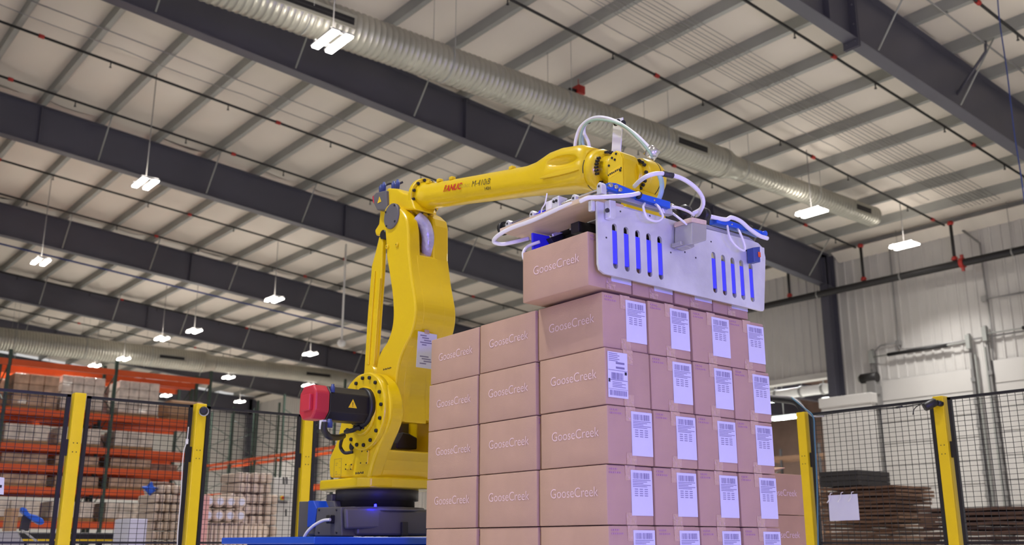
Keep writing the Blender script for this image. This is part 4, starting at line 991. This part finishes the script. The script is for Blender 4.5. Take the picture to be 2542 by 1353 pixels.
mesh_panel('black mesh fence panel before the orange rack, between two yellow posts', (lx[0]+g, FY), (lx[1]-g, FY))
mesh_panel('black mesh fence panel before the bottle packs, left of the robot base', (lx[1]+g, FY), (lx[2]-g, FY))
mesh_panel('black mesh fence panel directly behind the yellow robot base', (lx[2]+g, FY), (lx[2]+.82, FY))
ry = [pX(*p, FX).y for p in ((2003, 1150), (2352, 1150))]
post('yellow fence post beside the small rear carton stack', FX, ry[0], 'x', 0)
post('yellow fence post carrying a black camera at far right', FX, ry[1], 'x', 0)
mesh_panel('black mesh fence panel with the white paper, between the two right posts', (FX, ry[1]+g), (FX, ry[0]-g))
mesh_panel('black mesh fence panel at the right picture edge', (FX, ry[1]-1.6), (FX, ry[1]-g))
t = thing('fence_camera', 'black round camera with white rim on the left fence post', 'camera', pY(505, 1020, FY-.12))
q = V(t.location); B().lathe(q+V((.03, .06, 0)), V((-.45, -1, .0)), [(0, .026), (.02, .034), (.05, .034)], 18).out('camera_body', 'white', t); B().lathe(q+V((.03, .06, 0)), V((-.45, -1, 0)), [(.05, .031), (.085, .031), (.09, .02)], 18).out('camera_lens', 'black', t)
B().box(q+V((.0, .05, -.012)), q+V((.05, .09, .012))).out('camera_arm', 'black', t)
t = thing('fence_camera', 'black cylindrical camera on the right fence post', 'camera', pX(2310, 1002, FX-.09))
q = V(t.location); a = pX(2294, 1012, FX-.13); b_ = pX(2325, 996, FX-.07)
B().lathe(a, b_-a, [(0, .026), (.015, .030), (.085, .030), (.095, .02)], 18).out('camera_body', 'black', t); B().cyl(pX(2326, 1000, FX-.07), pX(2338, 1003, FX-.03), .02, 12).out('camera_arm', 'black', t)
B().tube(spline([pX(2300, 1004, FX-.05), pX(2285, 1004, FX-.04), pX(2270, 1015, FX-.04), pX(2266, 1030, FX-.04)]), .0035, 6).out('camera_wire', 'black', t)
t = thing('fence_cable', 'thin dark cable strung along the top of the right mesh panel', 'cable', pX(2150, 1015, FX-.03))
B().tube(spline([pX(2030, 1032, FX-.03), pX(2100, 1022, FX-.03), pX(2160, 1016, FX-.03), pX(2232, 1011, FX-.03), pX(2290, 1002, FX-.03)]), .004, 6).out('cable', 'black', t)
B().cyl(pX(2225, 1012, FX-.034), pX(2240, 1009, FX-.034), .008, 8).out('plug', 'black', t)
t = thing('paper_sheet', 'white paper tied to the right mesh fence with three white ties', 'paper', pX(2095, 1258, FX-.02))
ps = [pX(*p, FX-.02) for p in ((2056, 1230), (2128, 1226), (2134, 1291), (2060, 1293))]
B().prism(ps, (.002, 0, 0)).out('sheet', 'label', t)
for p in ((2062, 1228), (2089, 1226), (2115, 1225)):
    q = pX(*p, FX-.024); B().tube(spline([q+V((.02, 0, .012)), q+V((-.004, .0, .006)), q+V((-.006, .008, -.03)), q+V((-.012, .03, -.06))]), .0028, 6).out('cable_tie', 'white', t)
t = thing('power_lead', 'thin white cord with a plug hanging on the left mesh fence', 'cord', pY(465, 1100, FY-.03))
B().tube(spline([pY(468, 1060, FY-.03), pY(464, 1095, FY-.03), pY(455, 1130, FY-.03), pY(449, 1230, FY-.03), pY(441, 1330, FY-.03), pY(440, 1400, FY-.03)]), .0035, 6).out('cord', 'white', t)
q = pY(464, 1096, FY-.035); B().box(q-V((.009, .006, .018)), q+V((.009, .006, .018))).out('plug', 'white', t, .002, 1)
t = thing('fence_sign', 'small pale sign on the mesh fence at the left picture edge', 'sign', pY(4, 1205, FY-.03))
B().prism([pY(*p, FY-.025) for p in ((-14, 1182), (11, 1186), (9, 1228), (-16, 1226))], (0, .004, 0)).out('sign_plate', 'label', t)
B().prism([pY(*p, FY-.0255) for p in ((-8, 1203), (5, 1204), (4, 1211), (-8, 1210))], (0, .0006, 0)).out('sign_mark', 'inkdark', t)
t = thing('cable_conduit', 'black pipe arm with cables curving onto the right yellow post', 'pipe', pX(1960, 990, FX))
B().tube(spline([pX(1880, 985, FX+.1), pX(1915, 990, FX+.06), pX(1950, 993, FX+.03), pX(1975, 998, FX), pX(1988, 1012, FX), pX(1992, 1030, FX)]), .028, 12).out('arm_pipe', 'black', t)
B().tube(spline([pX(1890, 980, FX-.0), pX(1930, 984, FX-.03), pX(1965, 987, FX-.05), pX(1990, 1005, FX-.06), pX(2012, 1030, FX-.05), pX(2024, 1034, FX-.04), pX(2045, 1033, FX-.03)]), .006, 8).out('cable', 'conduit', t)
B().tube(spline([pX(1965, 987, FX-.06), pX(1995, 1012, FX-.06), pX(2018, 1034, FX-.05), pX(2022, 1080, FX-.05), pX(2028, 1200, FX-.05), pX(2032, 1420, FX-.05)]), .0055, 8).out('air_hose', 'teal', t)

# ------------------------------------------------------------------ pallet racking behind the left fence
def rack(name, label, x0, n, bay, y0, dep, levels, top, beamh=.12, axis='x', uph=None, mats=('orange', 'green')):
    t = thing(name, label, 'pallet rack', (x0, y0, 0)) 
    def bx(a, b): 
        if axis == 'x': return a, b
        return (a[1]-y0+XRK, a[0], a[2]), (b[1]-y0+XRK, b[0], b[2])
    for k in range(n+1):
        x = x0+k*bay
        for yy in (y0, y0+dep):
            B().box(*bx((x-.045, yy-.04, 0), (x+.045, yy+.04, uph or top+.25))).out('upright', mats[1], t)
        zz = .3
        while zz < top-.6:
            p, q = bx((x, y0, zz), (x, y0+dep, zz+.55)); B().tube([p, q], .018, 6).out('brace', mats[1], t)
            p, q = bx((x, y0+dep, zz+.55), (x, y0, zz+1.1)); B().tube([p, q], .018, 6).out('brace', mats[1], t); zz += 1.1
    for z in levels:
        for k in range(n):
            for yy in (y0-.03, y0+dep+.03):
                B().box(*bx((x0+k*bay+.05, yy-.03, z-beamh/2), (x0+(k+1)*bay-.05, yy+.03, z+beamh/2))).out('beam', mats[0], t)
    return t
RY = 30.0
levels = [H+z for z in (.52, 1.43, 2.02, 2.58, 3.55, 4.88)]
RX0 = pY(10, 1000, RY).x; bay = (pY(518, 1000, RY).x-RX0)/2
rack('pallet_rack', 'front orange and green pallet rack full of wrapped loads behind the left fence', RX0-bay, 3, bay, RY, 1.1, levels, levels[-1], .17, uph=levels[-1]+.35)
rack('pallet_rack', 'second orange pallet rack standing directly behind the front one', RX0-bay, 3, bay, RY+1.5, 1.1, levels, levels[-1], .17, uph=levels[-1]+.35)
XRK = 20.4
rack('pallet_rack', 'empty green pallet rack with thin orange beams along the right wall', 33.5, 7, 2.75, 0, 1.1, [H+1.6, H+2.35, H+3.85], H+6.4, .13, axis='y', uph=H+6.6)
# wrapped loads standing on the racks
def load_proto(m, n_x, n_z, w, h, d):
    t = thing('pallet_load', 'x', 'pallet load', (0, 0, 0))
    B().box((0, 0, 0), (w, d, .1)).out('pallet', 'wood', t)
    me = None
    for i in range(n_x):
        for k in range(n_z):
            cw, ch = w/n_x, (h-.1)/n_z
            o = B().box((i*cw+.006, 0, .1+k*ch+.004), ((i+1)*cw-.006, d, .1+(k+1)*ch-.002)).out('wrapped_carton', m, t, .015, 1)
    return t
lg = 'wrapped loads on the orange racks'
protos = {('a', 0): load_proto('wrap', 3, 3, 1.2, .98, 1.0), ('b', 0): load_proto('wrap2', 3, 2, 1.15, .55, 1.0), ('c', 0): load_proto('wrap', 2, 2, 1.2, .42, 1.0), ('d', 0): load_proto('wrap2', 4, 4, 1.2, 1.05, 1.0)}
used = set()
lvname = ['lowest visible', 'second', 'third', 'fourth', 'fifth', 'top']
rnd = random.Random(11)
pl = {0: 'bcb', 1: 'cbc', 2: 'ccb', 3: 'adda', 4: 'ad a'}
for li, z in enumerate(levels[:-1]):
    gap = levels[li+1]-z-.25
    kind = 'b' if gap < .75 else 'a'
    if gap < .45: kind = 'c'
    for row, yy in ((0, RY+.08), (1, RY+1.58)):
        for k in range(2 if row == 0 else 2):
            for s in range(2):
                if li >= 3 and k == 1 and s == 1: continue
                if li < 3 and k == 1 and s == 1 and row == 0: continue
                kk = kind if kind != 'a' else ('d' if (k+s+li) % 2 else 'a')
                p = protos[(kk, 0)]; o = p if kk not in used else dup(p); used.add(kk)
                o.location = (RX0+k*bay+.14+s*1.38+rnd.uniform(-.06, .06), yy+rnd.uniform(0, .06), z+.086); 
                o['label'] = 'wrapped load on the %s level of the %s rack, %s bay, %s spot' % (lvname[li], 'front' if row == 0 else 'rear', 'left' if k == 0 else 'right', 'left' if s == 0 else 'right')
                o['group'] = lg
                h0 = {'a': .98, 'b': .55, 'c': .42, 'd': 1.05}[kk]; o.scale = (1, 1, min(1.0, gap/h0))
t = thing('pallet_load', 'low beige wrapped load at the right end of the fifth rack level', 'pallet load', (RX0+bay*2-1.2, RY+.1, levels[4]+.086), 0, lg)
q = V(t.location); B().box(q, q+V((1.15, 1, .1))).out('pallet', 'wood', t); B().box(q+V((.0, 0, .1)), q+V((1.15, 1, .62))).out('wrapped_bale', 'card2', t, .12, 3)

# ------------------------------------------------------------------ things on the floor behind the fence
ORD = ['first', 'second', 'third', 'fourth', 'fifth', 'sixth', 'seventh', 'eighth', 'ninth', 'tenth'] + ['%dth' % k for k in range(11, 41)]
def grid_pile(px0, px1, Y, ytop, label, m, nx, nz, grp, top_short=0, d=.6, seed=1):
    x0, x1 = pY(px0, 1340, Y).x, pY(px1, 1340, Y).x; zt = pY((px0+px1)/2, ytop, Y).z; n = 0
    w, h = (x1-x0)/nx, (zt-.14)/nz
    b = B().box((.007, 0, .005), (w-.007, d, h-.004)); me0 = bpy.data.meshes.new('jar_pack')
    bmesh.ops.bevel(b.bm, geom=b.bm.edges[:], offset=min(w, h)*.33, segments=3, affect='EDGES', profile=.5)
    for f in b.bm.faces: f.smooth = True
    b.bm.to_mesh(me0); b.bm.free(); me0.materials.append(M[m]); rnd = random.Random(seed)
    for k in range(nz):
        for i in range(nx):
            if k >= nz-top_short and (i == 0 or i == nx-1): continue
            o = bpy.data.objects.new('jar_pack', me0); C.objects.link(o); o.location = (x0+i*w, Y+rnd.uniform(-.03, .03), .14+k*h)
            tag(o, '%s, %s course down, %s from left' % (label, ORD[nz-1-k], ORD[i]), 'bottle pack', grp)
    pallet('pallet', 'wooden pallet under the %s' % grp, x0, Y-.01, 0, 0, x1-x0, d+.05)
    return x0, x1, w, h
grid_pile(563, 688, 12.0, 1172, 'shrink-wrapped bottle pack, tall pile by the robot base', 'jar', 7, 13, 'tall pile of bottle packs', 2, seed=3)
grid_pile(372, 466, 12.2, 1203, 'beige bottle pack, pile left of the camera post', 'jar', 6, 14, 'pile of beige bottle packs', 1, seed=4)
Yd = 10.8
x0 = pY(500, 1290, Yd).x; x1 = pY(608, 1290, Yd).x; z0 = pY(540, 1296, Yd).z
b = B().box((x0, Yd, .0), (x1+.36, Yd+.8, .12)); t = thing('low_pallet', 'low pallet carrying the drums and bottle tray', 'pallet', (x0, Yd, 0)); b.out('deck', 'wood', t)
tr = thing('bottle_tray', 'tray of upright shrink-wrapped bottles below the two rows of white drums', 'bottle tray', (x0, Yd, .12))
zt = z0
b = B(); B().box((x0, Yd+.12, .12), (x1+.30, Yd+.7, zt-.01)).out('tray_core', 'jar', tr)
for k in range(14):
    x = x0+.03+(x1-x0+.3)*k/14; B().cyl((x, Yd+.06, .13), (x, Yd+.06, zt-.035), .026, 10).cyl((x, Yd+.06, zt-.035), (x, Yd+.06, zt-.01), .014, 8).out('bottle', 'jar', tr)
for r_ in range(2):
    for k in range(4):
        cx = x0+.075+k*(x1-x0)/4; cz = zt+.072+r_*.150
        t = thing('white_drum', ('upper' if r_ else 'lower')+' row white drum, number %s from the left beside the tall bottle pile' % ('one', 'two', 'three', 'four')[k], 'drum', (cx, Yd, cz), 0, 'white drums lying in two rows')
        B().lathe((cx, Yd, cz), Y3, [(0, .045), (.012, .06), (.03, .0665), (.5, .0665)], 20).out('drum_shell', 'jar', t); B().lathe((cx, Yd, cz), -Y3, [(-.004, .04), (.004, .036)], 16).out('drum_lid', 'label', t)
t = thing('pink_bundle', 'pink wrapped bundle standing left of the white drums', 'bundle', pY(508, 1292, Yd-.3))
q = pY(497, 1292, Yd-.3); q2 = pY(524, 1228, Yd-.3); B().box((q.x, Yd-.3, 0), (q2.x, Yd-.1, q2.z)).out('wrap', 'pink', t, .03, 2)
t = thing('white_box', 'plain white box left of the beige bottle pile behind the fence', 'box', pY(342, 1340, 11.6))
q = pY(316, 1350, 11.6); q2 = pY(367, 1288, 11.6); B().box((q.x, 11.6, 0), (q2.x, 12.1, q2.z)).out('box_body', 'label', t, .006, 1); B().box((q.x+.02, 11.62, q2.z), (q2.x-.02, 12.08, q2.z+.004)).out('lid', 'white', t)
t = thing('blue_bag', 'crumpled blue bag on the edge of the beige bottle pile', 'bag', pY(383, 1228, 12.0))
b = B(); q = pY(380, 1229, 12.2); zz = pY(419, 1203, 12.2).z; q = V((q.x, 12.33, zz-(zz-.14)/14+.06))
bmesh.ops.create_icosphere(b.bm, subdivisions=3, radius=1.0)
rnd = random.Random(5)
for v in b.bm.verts: v.co = V((v.co.x*.075*(1+.4*math.sin(7*v.co.z)), v.co.y*.05, v.co.z*.055*(1+.5*math.sin(5*v.co.x+1))))*(1+rnd.uniform(-.12, .12)) + q
b.out('bag_body', 'bluecyl', t)
# roller conveyor and sealing machine at far left
Yc = 13.0
cv = thing('roller_conveyor', 'black roller conveyor with a yellow stripe behind the left fence', 'conveyor', (2.5, Yc, 0))
zc_ = pY(200, 1325, Yc).z
xa, xb = pY(40, 1330, Yc).x, pY(318, 1330, Yc).x
B().box((xa, Yc, zc_-.09), (xb, Yc+.04, zc_+.0)).out('side_rail', 'black', cv); B().box((xa, Yc-.006, zc_-.085), (xb, Yc, zc_-.065)).out('yellow_stripe', 'warn', cv)
B().box((xa, Yc+.75, zc_-.09), (xb, Yc+.79, zc_+.0)).out('side_rail', 'black', cv)
k = xa+.05
while k < xb: B().cyl((k, Yc+.04, zc_-.01), (k, Yc+.75, zc_-.01), .025, 8).out('roller', 'galv', cv); k += .09
for x in (xa+.1, (xa+xb)/2, xb-.1):
    for yy in (Yc, Yc+.75): B().box((x-.03, yy, 0), (x+.03, yy+.04, zc_-.09)).out('leg', 'black', cv)
bx_ = thing('kraft_box', 'tan box standing on the conveyor behind the left fence', 'box', pY(40, 1310, Yc+.1))
q, q2 = pY(24, 1310, Yc+.15), pY(48, 1262, Yc+.15); B().box((q.x, Yc+.15, zc_+.016), (q2.x, Yc+.5, q2.z)).out('box_body', 'card2', bx_, .005, 1); B().box((q.x+.03, Yc+.146, q.z+.05), (q2.x-.05, Yc+.15, q.z+.12)).out('sticker', 'label', bx_)
Ym = 9.2
ms = thing('case_sealer', 'silver machine frame with a blue handled tape head at far left', 'machine', pY(40, 1340, Ym))
q = pY(45, 1318, Ym); q2 = pY(0, 1318, Ym)
B().prism([pY(-40, 1320, Ym), pY(44, 1318, Ym), pY(60, 1345, Ym), pY(62, 1420, Ym), pY(-40, 1420, Ym)], (0, .5, 0)).out('frame', 'alu2', ms, .01, 1)
B().prism([pY(*p, Ym-.02) for p in ((52, 1315), (60, 1316), (112, 1356), (104, 1356))], (0, .03, 0)).out('side_rail', 'alu2', ms, .003, 1)
B().prism([pY(*p, Ym+.1) for p in ((50, 1318), (58, 1280), (78, 1285), (72, 1318))], (0, .05, 0)).out('tape_head_arm', 'dgrey', ms, .004, 1)
B().prism([pY(*p, Ym+.06) for p in ((57, 1258), (66, 1262), (74, 1275), (92, 1279), (108, 1288), (112, 1298), (103, 1304), (84, 1294), (66, 1282), (54, 1270))], (0, .09, 0)).out('blue_handle', 'bluecyl', ms, .012, 2)
# grey control cabinet with emergency stop behind the fence
Yk = 15.0
cb = thing('control_cabinet', 'white control cabinet with a red and yellow stop button behind the fence', 'cabinet', pY(700, 1350, Yk))
a, b_ = pY(682, 1185, Yk), pY(724, 1350, Yk)
B().box((a.x, Yk, 0), (b_.x, Yk+.5, a.z)).out('cabinet_body', 'wall', cb, .01, 1)
B().prism([pY(*p, Yk-.02) for p in ((684, 1230), (718, 1231), (718, 1243), (684, 1242))], (0, .02, 0)).out('button_panel', 'galv', cb, .003, 1)
B().prism([pY(*p, Yk-.03) for p in ((684, 1245), (714, 1246), (714, 1249), (684, 1248))], (0, .03, 0)).out('handle', 'black', cb)
q = pY(700, 1236, Yk-.02); B().cyl(q+Y3*.0, q-Y3*.02, .035, 14).out('button_base', 'warn', cb); B().cyl(q-Y3*.02, q-Y3*.05, .022, 12).out('stop_button', 'red', cb)
for p in ((704, 1190), (712, 1190), (710, 1270)):
    B().prism([pY(*(p[0]+d, p[1]+e), Yk-.004) for d, e in ((-2, -6), (2, -6), (2, 12), (-2, 12))], (0, .006, 0)).out('slot', 'dgrey', cb)
# flattened cartons at right
def flat_pile(px0, px1, X, ytop, n, m, lab, grp, seed, d=1.1):
    ya, yb3 = pX(px0, ytop, X).y, pX(px1, ytop, X).y; zt = pX((px0+px1)/2, ytop, X).z; rnd = random.Random(seed); th = (zt-.13)/n
    for k in range(n):
        w = ya-yb3; e0, e1 = rnd.uniform(-.05, .03), rnd.uniform(-.09, .03)
        t = B(); sag = rnd.uniform(.1, .5)
        t.box((0, yb3+e1, 0), (d, ya+e0, th*(.62+.12*rnd.random())))
        bmesh.ops.subdivide_edges(t.bm, edges=[e for e in t.bm.edges if abs((e.verts[0].co-e.verts[1].co).y) > .1], cuts=5)
        for v in t.bm.verts: v.co.z += th*.10*math.sin(v.co.y*9+k*2.3)
        o = t.out('flat_carton', m); o.location = (X+rnd.uniform(-.05, .03), 0, .142+k*th)
        tag(o, '%s, %s sheet from the top' % (lab, ORD[n-1-k]), 'flattened carton', grp)
    pallet('pallet', 'wooden pallet under the %s' % grp, X, yb3+.02, 0, 0, d, ya-yb3-.04)
    return ya, yb3, zt
ya, yb3, zt = flat_pile(2032, 2214, 14.0, 1207, 30, 'darkcard', 'brown flattened carton, pile behind the white paper', 'brown flattened carton pile', 2)
for k in range(3):
    o = B().box((0, yb3+.55, 0), (.9, ya-.02, .075)).out('foam_board', 'blackcard', None, .004, 1); o.location = (14.0, 0, zt+.012+.08*k)
    tag(o, '%s black board on top of the brown flattened carton pile' % ('lowest', 'middle', 'topmost')[k], 'board', 'black boards on the carton pile')
flat_pile(2280, 2560, 12.5, 1258, 22, 'darkcard2', 'dark brown flattened carton, wide pile at the right edge', 'dark flattened carton pile', 5)
# white panel wall section beside the opening and things in the next hall
wp = thing('white_partition', 'tall white panel standing before the wall column behind the right fence', 'partition', pX(2090, 1300, 24.5))
a, b_ = pX(2036, 992, 24.5), pX(2165, 1010, 24.5)
B().box((24.5, b_.y, 0), (24.7, a.y, a.z)).out('panel_board', 'wall', wp, .02, 2); B().box((24.45, b_.y-.03, a.z-.25), (24.75, a.y+.03, a.z+.02)).out('top_cap', 'wall', wp, .01, 1)
XO = XW+1.5
pp_ = thing('white_pipe', 'fat white pipe crossing the top of the wall opening', 'pipe', pX(2000, 968, XO))
a, b_ = pX(1890, 985, XO), pX(2078, 957, XO); zz = (pX(1980, 974, XO)).z
B().cyl((XO, b_.y-.5, zz), (XO, a.y+.8, zz), .17, 16).out('pipe', 'white', pp_)
for p in (1928, 1990, 2045):
    yy = pX(p, 970, XO).y; B().cyl((XO, yy-.04, zz), (XO, yy+.04, zz), .2, 14).cyl((XO, yy, zz), (XO, yy, 7.6), .02, 6).out('pipe_hanger', 'conduit', pp_)
for (px, py, l, X) in ((1946, 1037, 'tube light glowing in the dark hall beyond the opening', 33.0), (2074, 990, 'small tube light beside the column in the dark hall beyond', 33.0)):
    q = pX(px, py, X); t = thing('tube_light', l, 'ceiling light', q, 0, 'tube lights in the next hall')
    B().box((q.x-.06, q.y-.55, q.z), (q.x+.06, q.y+.55, q.z+.1)).out('housing', 'lampbody', t); B().box((q.x-.09, q.y-.5, q.z-.06), (q.x+.09, q.y+.5, q.z-.0)).out('tube', 'led2', t)
    B().cyl((q.x, q.y, q.z+.1), (q.x, q.y, 8.2), .012, 6).out('hanging_rod', 'conduit', t)
XRK = 36.0
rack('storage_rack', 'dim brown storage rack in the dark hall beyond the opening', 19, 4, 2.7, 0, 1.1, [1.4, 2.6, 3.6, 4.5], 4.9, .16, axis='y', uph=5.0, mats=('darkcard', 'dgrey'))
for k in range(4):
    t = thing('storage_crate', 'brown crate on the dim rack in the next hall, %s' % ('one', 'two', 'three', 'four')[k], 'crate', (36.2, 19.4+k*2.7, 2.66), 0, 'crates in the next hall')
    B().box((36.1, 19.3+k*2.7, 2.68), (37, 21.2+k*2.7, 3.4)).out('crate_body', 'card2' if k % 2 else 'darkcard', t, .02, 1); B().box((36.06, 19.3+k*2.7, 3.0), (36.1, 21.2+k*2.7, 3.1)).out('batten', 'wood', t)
# door operator on the wall
op = thing('door_operator', 'dark door operator motor on the wall beside the dock door', 'motor', pX(2168, 955, XW-.3))
q = pX(2168, 958, XW-.42); B().box(q-V((.15, .16, .28)), q+V((.15, .16, .2))).out('motor_body', 'conduit', op, .03, 2)
B().cyl(q+V((-.05, -.2, .25)), q+V((-.05, .35, .25)), .15, 14).out('motor_drum', 'blackpipe', op); B().cyl(q+V((-.05, .35, .25)), q+V((-.05, .42, .25)), .1, 12).out('motor_end', 'galv', op)
B().box(q-V((.02, .1, .6)), q+V((.28, .1, .0))).out('wall_bracket', 'conduit', op)
